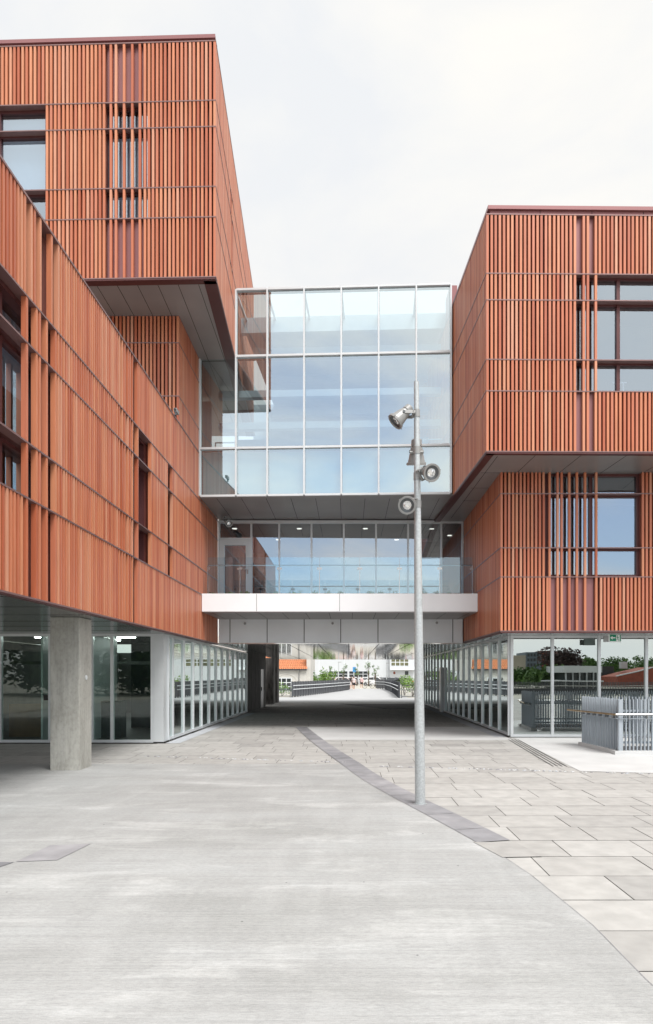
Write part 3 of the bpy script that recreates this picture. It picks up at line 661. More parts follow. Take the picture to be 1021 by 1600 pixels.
# ================================================================== concrete column
colm = empty('concrete_column', (-5.2, 12.8, 0), 'square raw concrete column standing under the left wing', 'column')
M = MB(); M.box(-5.48, -4.945, 12.53, 13.14, 0.0, 2.829, 'column_concrete'); M.obj('shaft', colm, bevel=0.012)
M = MB(); M.tube((-4.944, 12.85, 1.72), (-4.93, 12.85, 1.72), 0.045, 0.045, 'white_metal', 14)
for v in M.v: pass
M.obj('cover_plate', colm)

# ================================================================== light mast
mast = empty('light_mast', (0.97, 9.24, 0), 'tall galvanized steel mast with four grey floodlights standing on the plaza', 'light mast')
def mp_(z): return Vector((0.97 - 0.052 * z / 5.73, 9.24, z))
M = MB(); seg = [(0, 0.070), (1.2, 0.066), (2.4, 0.0575), (3.6, 0.049), (4.6, 0.041), (5.73, 0.033)]
for (a, r0), (c, r1) in zip(seg, seg[1:]): M.tube(mp_(a), mp_(c), r0, r1, 'galvanized', 20, caps=(c == 5.73))
M.obj('pole', mast, smooth=False)
M = MB(); M.lathe([(0.070, 0.02), (0.085, 0.026), (0.095, 0.020)], Matrix.Translation((0.97, 9.24, 0.003)), 'galvanized', 20); M.obj('base_ring', mast)
for poly in mast.children[0].data.polygons: poly.use_smooth = len(poly.vertices) == 4
def floodlight(parent, c, d, attach, name='floodlight', s=1.0):
    c = Vector(c); d = Vector(d).normalized(); q = d.to_track_quat('Z', 'Y').to_matrix().to_4x4(); Mx = Matrix.Translation(c) @ q @ Matrix.Scale(s, 4)
    B = MB()
    B.lathe([(0.0, -0.20), (0.040, -0.20), (0.062, -0.185), (0.066, -0.12), (0.058, -0.115), (0.058, -0.10), (0.070, -0.095), (0.104, 0.075), (0.119, 0.08), (0.119, 0.112), (0.096, 0.112), (0.094, 0.098)], Mx, 'lamp_grey')
    for k in range(3):
        a = 2 * math.pi * k / 3 + 0.4
        p0 = Mx @ Vector((0.118 * math.cos(a), 0.118 * math.sin(a), 0.095)); p1 = Mx @ Vector((0.132 * math.cos(a), 0.132 * math.sin(a), 0.10)); B.tube(p0, p1, 0.008, 0.006, 'lamp_grey', 6)
    o = B.obj(name, parent, smooth=False)
    for p in o.data.polygons: p.use_smooth = False
    L = MB(); L.lathe([(0.096, 0.098), (0.060, 0.085), (0.057, 0.083)], Mx, 'lamp_inner'); L.obj('baffle', o)
    L = MB(); L.lathe([(0.057, 0.083), (0.05, 0.06), (0.03, 0.04), (0.0, 0.035)], Mx, 'reflector'); L.obj('lens', o)
    Y = MB(); a = Vector(attach); side = (d.cross(c - a)); side = side.normalized() if side.length > 1e-3 else d.orthogonal().normalized()
    for sg in (-1, 1):
        p0 = c + side * 0.078 * sg * s - d * 0.05 * s; p1 = a + (c - a) * 0.22 + side * 0.078 * sg * s
        Fd = (p1 - p0).normalized(); w = Fd.cross(side).normalized() * 0.022
        e = side * 0.004
        Y.hexa([p0 - w - e, p1 - w - e, p1 + w - e, p0 + w - e, p0 - w + e, p1 - w + e, p1 + w + e, p0 + w + e], 'lamp_grey')
        Y.tube(p0 - side * 0.012 * sg, p0 + side * 0.012 * sg, 0.02, 0.02, 'lamp_inner', 8)
    m = a + (c - a) * 0.22
    Y.tube(m - side * 0.082 * s, m + side * 0.082 * s, 0.02, 0.02, 'lamp_grey', 8); Y.tube(a, m, 0.024, 0.024, 'lamp_inner', 8)
    Y.obj('bracket', o); return o
def W(px, py, Y): return Vector(((px - 545) / 1067 * Y, Y, 1.75 - (py - 1056) / 1067 * Y))
floodlight(mast, W(626, 651, 9.22), (-0.70, -0.12, -0.70), mp_(5.30))
floodlight(mast, W(651, 712, 9.42), (0.02, 0.30, -0.95), mp_(4.80) + Vector((0, 0.03, 0)), s=1.12)
floodlight(mast, W(670.5, 737.5, 9.10), (0.28, -0.88, -0.36), mp_(4.45))
floodlight(mast, W(638, 788, 9.10), (-0.22, -0.92, -0.36), mp_(4.07))
M = MB()
for z, r in ((5.30, 0.044), (4.80, 0.047), (4.45, 0.050), (4.07, 0.053)): p = mp_(z); M.tube(p - Vector((0, 0, 0.05)), p + Vector((0, 0, 0.05)), r, r, 'lamp_grey', 16)
M.obj('clamp', mast)
fl = empty('wall_floodlight', (-3.85, 22.5, 6.8), 'small grey floodlight fixed under the soffit above the white balcony door', 'floodlight')
floodlight(fl, W(357, 817, 22.6), (0.35, -0.8, -0.35), W(351, 808, 22.9), 'lamp_head')
cam_o = empty('security_camera', (-4.45, 17.6, 8.5), 'little dark camera on the roof edge where the wing meets the upper storey', 'camera')
M = MB(); M.box(-4.50, -4.42, 17.55, 17.8, 8.55, 8.64, 'lamp_grey'); M.tube((-4.46, 17.6, 8.55), (-4.46, 17.6, 8.47), 0.03, 0.03, 'lamp_inner'); M.tube((-4.46, 17.55, 8.595), (-4.46, 17.52, 8.595), 0.03, 0.03, 'black'); M.obj('housing', cam_o)

# ================================================================== exit sign
es = empty('exit_sign', (7.0, 18.3, 2.7), 'green and white escape sign with arrow hanging above the glazed corner', 'sign')
ex = (951.5 - 545) / 1067 * 18.3; M = MB(); M.box(ex, ex + 0.335, 18.30, 18.34, 2.655, 2.86, 'sign_white'); M.box(ex - 0.12, ex - 0.005, 18.31, 18.36, 2.66, 2.82, 'lamp_grey'); M.obj('housing', es)
M = MB(); y = 18.297
M.box(ex + 0.03, ex + 0.325, y, 18.30, 2.68, 2.855, 'sign_green'); M.obj('green_face', es)
M = MB(); y = 18.292
M.face([(ex + 0.04, y, 2.77), (ex + 0.10, y, 2.72), (ex + 0.10, y, 2.82)], 'sign_white'); M.face([(ex + 0.10, y, 2.755), (ex + 0.18, y, 2.755), (ex + 0.18, y, 2.785), (ex + 0.10, y, 2.785)], 'sign_white'); M.obj('arrow', es)
M = MB(); M.box(ex + 0.20, ex + 0.295, y, 18.296, 2.685, 2.85, 'sign_white')
pm = M.obj('door_symbol', es)
M = MB(); y = 18.288
def st(a, c, w):
    a = Vector((a[0], 0, a[1])); c = Vector((c[0], 0, c[1])); d = (c - a).normalized(); k = Vector((-d.z, 0, d.x)) * w
    M.face([tuple(Vector((q.x, y, q.z))) for q in (a - k, c - k, c + k, a + k)], 'sign_green')
bx0, bz0 = ex + 0.245, 2.765
st((bx0, bz0 - 0.02), (bx0 - 0.008, bz0 + 0.035), 0.010); st((bx0, bz0 - 0.02), (bx0 - 0.03, bz0 - 0.045), 0.006); st((bx0, bz0 - 0.02), (bx0 + 0.02, bz0 - 0.07), 0.006); st((bx0 - 0.005, bz0 + 0.03), (bx0 - 0.035, bz0 + 0.01), 0.005); st((bx0 - 0.005, bz0 + 0.03), (bx0 + 0.03, bz0 + 0.01), 0.005)
M.face([(bx0 - 0.02 + 0.014 * math.cos(a * 0.785), y, bz0 + 0.055 + 0.014 * math.sin(a * 0.785)) for a in range(8)], 'sign_green')
M.obj('running_figure', es)

# ================================================================== railing of the stair at right
rl = empty('stair_railing', (6, 15, 0), 'galvanized bar railing with steel handrail round the stair at the right edge', 'railing')
RA = (5.80, 16.97); RB = (5.96, 15.06); RC = (11.5, 15.06)
def bars(F, n_out=0.06, step=0.082, w=0.022):
    M = MB(); k = int(F.L / step)
    for i in range(k + 1):
        t = i * F.L / k; M.ob(F, t - w / 2, t + w / 2, -n_out, 0, 0.10, 1.235 + R.uniform(-0.006, 0.006), 'galv_bars')
    for z in (0.25, 0.86): M.ob(F, 0, F.L, -n_out - 0.014, -n_out - 0.002, z, z + 0.05, 'galv_bars')
    return M.obj('bar_panel', rl)
F1 = Frame(RA, RB); F2 = Frame(RB, RC); bars(F1, 0.085, 0.12); bars(F2)
F3 = Frame((11.4, 17.0), (5.9, 17.0)); bars(F3)
M = MB(); 
for F in (F1, F2): M.ob(F, -0.1, F.L + (0.06 if F is F2 else 0), -0.14, 0.05, 0.0, 0.10, 'pale_concrete')
M.ob(F3, 0, F3.L - 0.2, -0.14, 0.05, 0.0, 0.10, 'pale_concrete')
M.obj('kerb', rl)
M = MB(); h0, h1, h2 = (5.50, 17.15, 0.90), (5.86, 14.98, 0.90), (11.5, 14.98, 0.90)
M.tube(h0, h1, 0.021, 0.021, 'bronze', 12); M.tube(h1, h2, 0.021, 0.021, 'stainless', 12)
M.obj('handrail', rl)
M = MB()
for F, nn in ((F1, 6), (F2, 14)):
    M.ob(F, 0, F.L, 0.004, 0.06, 0.80, 0.812, 'galv_bars')
    for i in range(nn): t = (i + 0.5) * F.L / nn; M.ob(F, t - 0.006, t + 0.006, 0.004, 0.09, 0.81, 0.884, 'stainless')
M.obj('rail_bracket', rl)
K = MB(); K.face([(6.1, 15.2, 0.0165), (11.4, 15.2, 0.0165), (11.4, 16.9, 0.0165), (6.1, 16.9, 0.0165)], 'dark_ground'); tag(K.obj('stair_landing'), kind='structure')

# ================================================================== BEYOND THE PASSAGE
def bridge_fence(pts, label, nm='bridge_fence'):
    e = empty(nm, (pts[0][0], pts[0][1], 0), label, 'fence')
    M = MB(); H = MB()
    for a, c in zip(pts, pts[1:]):
        F = Frame(a, c); k = max(2, int(F.L / 0.9))
        for i in range(k):
            t0, t1 = F.L * i / k, F.L * (i + 1) / k
            M.ob(F, t0 + 0.02, t1 - 0.02, -0.03, 0.03, 0.1, 1.28, 'fence_grey'); M.ob(F, t0 - 0.03, t0 + 0.02, -0.06, 0.06, 0.018, 1.30, 'fence_grey')
            M.ob(F, t0 - 0.02, t0 + 0.02, -0.13, -0.06, 0.92, 0.95, 'stainless'); M.ob(F, t0 - 0.02, t0 + 0.02, -0.13, -0.06, 0.62, 0.65, 'stainless')
        for z in (0.96, 0.66):
            p0 = F.p(0, -0.13, z); p1 = F.p(F.L, -0.13, z); H.tube(p0, p1, 0.035, 0.035, 'white_metal', 8)
            p0 = F.p(0, 0.13, z); p1 = F.p(F.L, 0.13, z); H.tube(p0, p1, 0.035, 0.035, 'white_metal', 8)
    M.obj('panel', e); H.obj('handrail', e)
bridge_fence([(-4.55, 55.0), (-2.6, 66), (-0.95, 77), (0.16, 86)], 'long dark grey panel fence with two white handrails along left side of the bridge')
bridge_fence([(3.97, 53.3), (4.60, 72), (4.70, 88), (3.65, 92)], 'dark grey panel fence with white handrails bending along right side of the bridge')
def thin_rail(a, c, label):
    e = empty('bank_railing', (a[0], a[1], 0), label, 'railing'); M = MB(); F = Frame(a, c)
    for i in range(int(F.L / 0.11)): M.ob(F, i * 0.11, i * 0.11 + 0.02, -0.01, 0.01, 0.12, 0.80, 'galv_bars')
    M.obj('bars', e); M = MB()
    for z in (0.10, 0.62, 1.0): M.ob(F, 0, F.L, -0.02, 0.02, z, z + 0.05, 'fence_grey')
    for t in (0, F.L / 2, F.L): M.ob(F, t - 0.03, t + 0.03, -0.03, 0.03, 0, 1.05, 'fence_grey')
    M.obj('rail_frame', e)
thin_rail((-8.5, 55.0), (-4.7, 55.0), 'thin bar railing left of the bridge in front of the white house')
thin_rail((4.15, 53.4), (8.5, 53.4), 'thin bar railing right of the bridge in front of bushes')
# white house with orange roof
hs = empty('white_house', (-9, 76, 0), 'white rendered house with orange pantile roof seen left through the passage', 'house')
HY = 76.0; hx1 = (479 - 545) / 1067 * HY; k = HY / 1067
M = MB(); M.box(-16, hx1 + 0.0, HY, HY + 6, 0, 2.40, 'plaster_white'); M.box(hx1, hx1 + 0.45, HY + 0.4, HY + 6, 0, 4.6, 'plaster_white'); M.box(-16, hx1 + 0.42, HY + 5, HY + 11, 2.4, 6.5, 'plaster_white')
ax = (448 - 545) * k
for i in range(14):
    a0, a1 = math.pi * i / 14, math.pi * (i + 1) / 14
    M.hexa([(ax + r * math.cos(a), yy, 1.0 + 1.05 * r / 1.3 * math.sin(a)) for (r, a, yy) in ((1.15, a0, HY - 0.05), (1.3, a0, HY - 0.05), (1.3, a1, HY - 0.05), (1.15, a1, HY - 0.05), (1.15, a0, HY + 0.01), (1.3, a0, HY + 0.01), (1.3, a1, HY + 0.01), (1.15, a1, HY + 0.01))], 'plaster_white')
M.obj('wall', hs)
M = MB(); nrow = 9
for i in range(nrow):
    y0, z0 = HY - 0.35 + 5.4 * i / nrow, 2.46 + 1.75 * i / nrow; y1, z1 = HY - 0.35 + 5.4 * (i + 1) / nrow, 2.46 + 1.75 * (i + 1) / nrow
    cnt = 46
    for j in range(cnt):
        x0 = -16 + (hx1 + 0.1 + 16) * j / cnt; x1 = -16 + (hx1 + 0.1 + 16) * (j + 1) / cnt; xm = (x0 + x1) / 2
        M.face([(x0, y0, z0 + 0.04), (xm, y0, z0 + 0.13), (xm, y1, z1 + 0.08), (x0, y1, z1)], 'roof_orange'); M.face([(xm, y0, z0 + 0.13), (x1, y0, z0 + 0.04), (x1, y1, z1), (xm, y1, z1 + 0.08)], 'roof_orange')
M.box(-16, hx1 + 0.1, HY - 0.33, HY + 0.1, 2.36, 2.45, 'fence_grey'); M.obj('roof', hs)
M = MB(); xd = (467.5 - 545) * k; M.tube((xd, HY - 0.08, 0), (xd, HY - 0.08, 2.2), 0.06, 0.06, 'lamp_grey', 8); M.tube((xd, HY - 0.08, 2.2), (xd, HY - 0.3, 2.42), 0.06, 0.06, 'lamp_grey', 8); M.obj('downpipe', hs)
def house_window(parent, x0, x1, y, z0, z1, nx, nz_, pane='dark_pane', frame='white_metal', fw=0.09):
    M = MB(); M.box(x0 - fw, x1 + fw, y - 0.05, y - 0.002, z0 - fw, z0, frame); M.box(x0 - fw, x1 + fw, y - 0.05, y - 0.002, z1, z1 + fw, frame)
    for i in range(nx + 1): x = x0 + (x1 - x0) * i / nx; M.box(x - fw / 2, x + fw / 2, y - 0.05, y - 0.004, z0, z1, frame)
    for i in range(1, nz_): z = z0 + (z1 - z0) * i / nz_; M.box(x0, x1, y - 0.045, y - 0.006, z - fw / 2, z + fw / 2, frame)
    w = M.obj('window', parent); G = MB(); G.box(x0, x1, y - 0.02, y - 0.001, z0, z1, pane); G.obj('pane', w); return w
house_window(hs, (432.5 - 545) * k, (455.5 - 545) * k, HY, 0.1, 1.45, 3, 3); house_window(hs, -14.5, -12.5, HY, 0.3, 1.6, 3, 3)
house_window(hs, (433 - 545) * k, (456 - 545) * k, HY + 5, 4.0, 5.6, 3, 2)
# white industrial hall
HL = 150.0; k = HL / 1067
hall = empty('industrial_hall', (5, HL, 0), 'large white industrial hall with dark strip windows behind the car park', 'hall')
M = MB(); M.box(-30, 9.0, HL, HL + 20, 0, 9.5, 'hall_white'); M.box(9.0, 34, HL - 1.2, HL + 20, 0, 9.5, 'hall_white')
for x in (-24, -18, -12, -6.5, -1, 4, 8): M.box(x, x + 0.06, HL - 0.02, HL + 0.05, 0, 9.5, 'beam_panel')
M.obj('wall', hall)
M = MB(); M.hexa([(9.0, HL - 2.6, 3.0), (14.5, HL - 2.6, 3.0), (14.5, HL - 1.21, 3.2), (9.0, HL - 1.21, 3.2), (9.0, HL - 2.6, 3.1), (14.5, HL - 2.6, 3.1), (14.5, HL - 1.21, 3.7), (9.0, HL - 1.21, 3.7)], 'hall_white'); M.obj('canopy', hall)
for a, c in ((-4.4, -0.2), (-0.0 + 0.1, 4.2), (-12, -8)): house_window(hall, a, c, HL, 1.5, 2.75, 4, 2)
house_window(hall, 9.25, 13.1, HL - 1.2, 3.95, 5.5, 4, 2, 'olive_pane', 'white_metal', 0.14); house_window(hall, 9.7, 10.25, HL - 1.2, 2.1, 2.7, 1, 1, 'brick_red'); house_window(hall, 12.2, 13.1, HL - 1.2, 1.9, 2.8, 1, 1); house_window(hall, 16, 26, HL - 1.2, 3.9, 5.5, 8, 2, 'olive_pane', 'white_metal', 0.14)
# cars
def car(x, y, rz, paint, label, h=1.5, group='cars parked in front of the white hall'):
    e = empty('parked_car', (x, y, 0), label, 'car', group); T = Matrix.Translation((x, y, 0)) @ Matrix.Rotation(rz, 4, 'Z')
    zs = h / 1.5
    prof = [(-2.1, 0.35), (-2.15, 0.65), (-2.0, 0.92), (-1.2, 0.98), (-0.7, 1.42), (0.2, 1.5), (1.1, 1.42), (1.75, 1.0), (2.1, 0.95), (2.15, 0.4), (1.9, 0.22), (-1.9, 0.22)]
    def side(z): return 0.86 if z < 0.99 else 0.86 - 0.2 * (z - 0.98) / 0.5
    M = MB(); L = [T @ Vector((px, -side(pz), pz * zs)) for px, pz in prof]; Q = [T @ Vector((px, side(pz), pz * zs)) for px, pz in prof]
    M.face(L[::-1], paint); M.face(Q, paint)
    for i in range(len(prof)): j = (i + 1) % len(prof); M.face([L[i], L[j], Q[j], Q[i]], paint)
    M.obj('body', e)
    def quad(pts, nm, mat):
        G = MB(); G.face([T @ Vector(p) for p in pts], mat); G.obj(nm, e)
    for s in (-1, 1):
        G = MB()
        for poly in ([(-1.05, 1.02), (-0.62, 1.36), (0.2, 1.43), (0.2, 1.02)], [(0.28, 1.02), (0.28, 1.43), (1.05, 1.36), (1.5, 1.03)]):
            G.face([T @ Vector((px, s * (side(pz) + 0.012), pz * zs)) for px, pz in poly], 'dark_pane')
        G.obj('side_window', e)
    quad([(-1.17, -0.78, 1.0 * zs + 0.02), (-1.17, 0.78, 1.0 * zs + 0.02), (-0.74, 0.62, 1.4 * zs + 0.01), (-0.74, -0.62, 1.4 * zs + 0.01)], 'windscreen', 'dark_pane')
    quad([(1.74, -0.76, 1.03 * zs + 0.01), (1.17, -0.62, 1.4 * zs + 0.01), (1.17, 0.62, 1.4 * zs + 0.01), (1.74, 0.76, 1.03 * zs + 0.01)], 'rear_window', 'dark_pane')
    for sx in (-1.35, 1.3):
        for s in (-1, 1):
            G = MB(); G.tube(T @ Vector((sx, s * 0.70, 0.31)), T @ Vector((sx, s * 0.89, 0.31)), 0.31, 0.31, 'rubber', 16); w = G.obj('wheel', e)
            G = MB(); G.tube(T @ Vector((sx, s * 0.89, 0.31)), T @ Vector((sx, s * 0.90, 0.31)), 0.19, 0.17, 'car_silver', 10); G.obj('rim', w)
    for s in (-1, 1):
        G = MB(); G.hexa([T @ Vector(p) for p in ((-2.17, s * 0.6 - 0.17, 0.62 * zs), (-2.17, s * 0.6 + 0.17, 0.62 * zs), (-2.0, s * 0.6 + 0.17, 0.62 * zs), (-2.0, s * 0.6 - 0.17, 0.62 * zs), (-2.15, s * 0.6 - 0.17, 0.78 * zs), (-2.15, s * 0.6 + 0.17, 0.78 * zs), (-2.0, s * 0.6 + 0.17, 0.78 * zs), (-2.0, s * 0.6 - 0.17, 0.78 * zs))], 'sign_white'); G.obj('headlight', e)
        G = MB(); G.hexa([T @ Vector(p) for p in ((2.05, s * 0.65 - 0.15, 0.7 * zs), (2.05, s * 0.65 + 0.15, 0.7 * zs), (2.16, s * 0.65 + 0.15, 0.7 * zs), (2.16, s * 0.65 - 0.15, 0.7 * zs), (2.05, s * 0.65 - 0.15, 0.88 * zs), (2.05, s * 0.65 + 0.15, 0.88 * zs), (2.14, s * 0.65 + 0.15, 0.88 * zs), (2.14, s * 0.65 - 0.15, 0.88 * zs))], 'tail_red'); G.obj('tail_light', e)
def cx(p, y): return (p - 545) / 1067 * y
car(cx(585, 122), 122, rad(-25), 'car_white', 'white car with dark wheel showing right of the walkers', 1.6)
car(cx(613, 120), 120, rad(60), 'car_black', 'black car behind the bend of the right bridge fence', 1.5)
car(cx(632, 121), 121, rad(-70), 'car_silver', 'silver car at far right beside the bushes', 1.5)
car(cx(600, 133), 133, rad(80), 'car_grey', 'dark grey car behind the white and black ones', 1.5)
car(cx(568, 131), 131, rad(5), 'car_silver', 'silver car parked directly behind the walkers', 1.45)
car(cx(533, 127), 127, rad(0), 'car_blush', 'pale pinkish car just above the left bridge fence', 1.5)
car(cx(517, 129), 129, rad(90), 'car_orange', 'dull orange car over the left fence, end on', 1.4)
car(cx(549, 139), 139, rad(0), 'car_white', 'white car furthest back below the blue sign', 1.5)
# young trees, lamp posts, sign, shrubs
for p, y, h, lb in ((537, 118, 4.2, 'thin young tree beside the left lamp post'), (558, 119, 4.4, 'young sapling right of the blue sign'), (576, 116, 4.6, 'tallest bushy sapling above the white car'), (586.5, 112, 4.0, 'leafy sapling between the white car and lamp post'), (513, 110, 3.6, 'small sapling over the bright green shrubs'), (491, 92, 3.2, 'sparse little tree at the corner of the white house')):
    tree('young_tree', cx(p, y), y, h, 0.75, lb, mat='foliage', group='saplings in front of the white hall', n=130, size=0.13, clumps=6, z_crown=0.66, flat=1.2)
def lamp_post(p, y, h, lb):
    e = empty('street_lamp', (cx(p, y), y, 0), lb, 'street lamp', 'slim lamp posts before the hall'); x = cx(p, y)
    M = MB(); M.tube((x, y, 0), (x, y, h), 0.07, 0.045, 'galvanized', 8); M.obj('post', e); M = MB(); M.box(x - 0.1, x + 0.45, y - 0.1, y + 0.1, h, h + 0.08, 'lamp_grey'); M.obj('lamp_head', e)
lamp_post(529.5, 112, 3.95, 'slim grey lamp post left of centre against the white hall'); lamp_post(604.5, 118, 3.9, 'slim grey lamp post right of the saplings')
e = empty('blue_sign', (cx(554, 121), 121, 0), 'small blue sign on a post among the saplings', 'sign'); x = cx(554, 121)
M = MB(); M.tube((x, 121, 0), (x, 121, 3.4), 0.05, 0.05, 'galvanized', 8); M.obj('post', e); M = MB(); M.box(x - 0.28, x + 0.28, 120.9, 120.94, 2.4, 3.3, 'blue_sign'); M.obj('board', e)
for p, y, h, r, lb in ((494, 90, 2.2, 1.2, 'low bright green shrub beside the white house'), (505, 92, 2.2, 1.2, 'rounded green shrub in the middle of the left row'), (512, 88, 2.9, 1.1, 'tall yellow-green shrub above the left fence')):
    shrub('green_shrub', cx(p, y), y, h, r, lb, group='shrubs behind the left bridge fence', n=420, size=0.14)
shrub('green_shrub', cx(441, 58), 58, 1.3, 0.9, 'wispy green bush behind the left thin railing', n=260, size=0.09); shrub('green_shrub', cx(632, 60), 60, 2.0, 0.8, 'tall green bush behind the right thin railing', n=350, size=0.1); shrub('green_shrub', cx(645, 57), 57, 1.7, 0.9, 'lower green bush at right end of the thin railing', n=350, size=0.1)
# people
def person(x, y, rz, label, hgt, top, bottom, sleeves, stride=0.14):
    e = empty('person', (x, y, 0), label, 'person', 'people walking over the bridge'); s = hgt / 1.7
    T = Matrix.Translation((x, y, 0.02)) @ Matrix.Rotation(rz, 4, 'Z') @ Matrix.Scale(s, 4)
    V = []; E = []; Rr = []
    def add(p, r, par=None):
        V.append(T @ Vector(p)); Rr.append(r * s)
        if par is not None: E.append((par, len(V) - 1))
        return len(V) - 1
    pel = add((0, 0, 0.93), 0.145); wa = add((0, 0, 1.08), 0.12, pel); ch = add((0, 0.0, 1.28), 0.145, wa); nk = add((0, 0, 1.43), 0.055, ch); hd = add((0, -0.015, 1.55), 0.085, nk); tp = add((0, -0.01, 1.64), 0.07, hd)
    hands = []
    for sg in (-1, 1):
        hp = add((sg * 0.09, 0, 0.86), 0.10, pel); kn = add((sg * 0.09, sg * stride * 0.5 - 0.04, 0.48), 0.062, hp); an = add((sg * 0.09, sg * stride, 0.08), 0.042, kn); add((sg * 0.10, sg * stride - 0.14, 0.03), 0.035, an)
        sh = add((sg * 0.17, 0, 1.36), 0.06, ch); el = add((sg * 0.22, sg * -0.05 + 0.03, 1.08), 0.043, sh); wr_ = add((sg * 0.23, sg * -0.10 - 0.03, 0.86), 0.03, el); pa = add((sg * 0.23, sg * -0.11 - 0.05, 0.79), 0.032, wr_)
        for q in range(4): f = add((sg * 0.23, sg * -0.11 - 0.08 + q * 0.02, 0.735), 0.009, pa); add((sg * 0.22, sg * -0.11 - 0.08 + q * 0.02, 0.695 + 0.008 * abs(q - 1.5)), 0.008, f)
        th = add((sg * 0.215, sg * -0.11 - 0.09, 0.775), 0.010, pa); add((sg * 0.21, sg * -0.11 - 0.105, 0.745), 0.009, th)
    me = bpy.data.meshes.new('body'); me.from_pydata(V, E, []); me.materials.append(MATS['skin'])
    o = bpy.data.objects.new('body', me); COL.objects.link(o); o.parent = e
    sm = o.modifiers.new('skin', 'SKIN'); lay = me.skin_vertices[0] if me.skin_vertices else None
    if lay is None:
        bm = bmesh.new(); bm.from_mesh(me); bm.verts.layers.skin.verify(); bm.to_mesh(me); bm.free(); lay = me.skin_vertices[0]
    for i, r in enumerate(Rr): lay.data[i].radius = (r, r)
    lay.data[0].use_root = True
    o.modifiers.new('sub', 'SUBSURF').levels = 1
    def ell(name, c, r, mat, par=e):
        M = MB(); M.lathe([(math.sin(a * math.pi / 8) , -math.cos(a * math.pi / 8)) for a in range(9)], T @ Matrix.Translation(c) @ Matrix.Diagonal((*r, 1)), mat, 14); return M.obj(name, par, smooth=True)
    M = MB(); M.lathe([(0.10, 1.44), (0.19, 1.38), (0.185, 1.25), (0.15, 1.08), (0.175, 0.92), (0.17, 0.90)], T @ Matrix.Diagonal((1, 0.78, 1, 1)), top, 16)
    for sg in (-1, 1): M.tube(T @ Vector((sg * 0.155, 0, 1.38)), T @ Vector((sg * 0.215, sg * -0.04 + 0.025, 1.38 - sleeves)), 0.072 * s, 0.062 * s, top, 10)
    M.obj('shirt', e)
    M = MB()
    for sg in (-1, 1): M.tube(T @ Vector((sg * 0.085, 0, 0.95)), T @ Vector((sg * 0.09, sg * stride * 0.3 - 0.02, 0.60)), 0.125 * s, 0.10 * s, bottom, 12)
    M.obj('shorts', e)
    h = ell('hair', (0, 0.012, 1.605), (0.095, 0.105, 0.105), 'hair_dark'); ell('nose', (0, -0.112, 1.545), (0.012, 0.016, 0.018), 'skin', e)
    for sg in (-1, 1): ell('eye', (sg * 0.03, -0.098, 1.565), (0.010, 0.006, 0.007), 'black'); ell('ear', (sg * 0.088, -0.01, 1.55), (0.012, 0.02, 0.03), 'skin'); ell('shoe', (sg * 0.10, sg * stride - 0.07, 0.035), (0.045, 0.13, 0.04), 'sign_white')
    ell('mouth', (0, -0.100, 1.505), (0.022, 0.006, 0.006), 'cloth_pink')
    return e
person(cx(553, 84), 84, 0.2, 'dark-haired person in pale top and black shorts walking at the bridge crest', 1.66, 'cloth_pale', 'cloth_black', 0.16)
person(cx(565.5, 93), 93, -0.3, 'person in pink top and black shorts walking beside the parked bicycle', 1.66, 'cloth_pink', 'cloth_black', 0.3)
person(cx(549, 88), 88, 2.9, 'person with dark hair in black top half hidden at end of the left fence', 1.70, 'cloth_black', 'cloth_pale', 0.3)
e = empty('bicycle', (cx(576, 95), 95, 0), 'black bicycle standing right of the walkers near the fence end', 'bicycle'); bx_ = cx(576, 95)
for s, nm in ((-0.52, 'wheel'), (0.52, 'wheel')):
    M = MB()
    for i in range(20):
        a0, a1 = 2 * math.pi * i / 20, 2 * math.pi * (i + 1) / 20; M.tube((bx_ + s + 0.33 * math.cos(a0), 95, 0.35 + 0.33 * math.sin(a0)), (bx_ + s + 0.33 * math.cos(a1), 95, 0.35 + 0.33 * math.sin(a1)), 0.025, 0.025, 'rubber', 6)
    for i in range(8): a0 = math.pi * i / 8; M.tube((bx_ + s - 0.33 * math.cos(a0), 95, 0.35 - 0.33 * math.sin(a0)), (bx_ + s + 0.33 * math.cos(a0), 95, 0.35 + 0.33 * math.sin(a0)), 0.004, 0.004, 'stainless', 4)
    M.obj(nm, e)
M = MB()
for a, c in (((-0.52, 0.35), (-0.38, 0.95)), ((-0.42, 0.80), (0.15, 0.80)), ((-0.42, 0.75), (0.05, 0.32)), ((0.05, 0.32), (0.2, 0.92)), ((0.05, 0.32), (0.52, 0.35)), ((0.52, 0.35), (0.17, 0.80))): M.tube((bx_ + a[0], 95, a[1]), (bx_ + c[0], 95, c[1]), 0.022, 0.022, 'black', 6)
M.obj('bike_frame', e); M = MB(); M.tube((bx_ - 0.38, 94.75, 1.0), (bx_ - 0.38, 95.25, 1.0), 0.018, 0.018, 'black', 6); M.obj('handlebar', e); M = MB(); M.box(bx_ + 0.1, bx_ + 0.34, 94.93, 95.07, 0.92, 0.98, 'black'); M.obj('saddle', e)

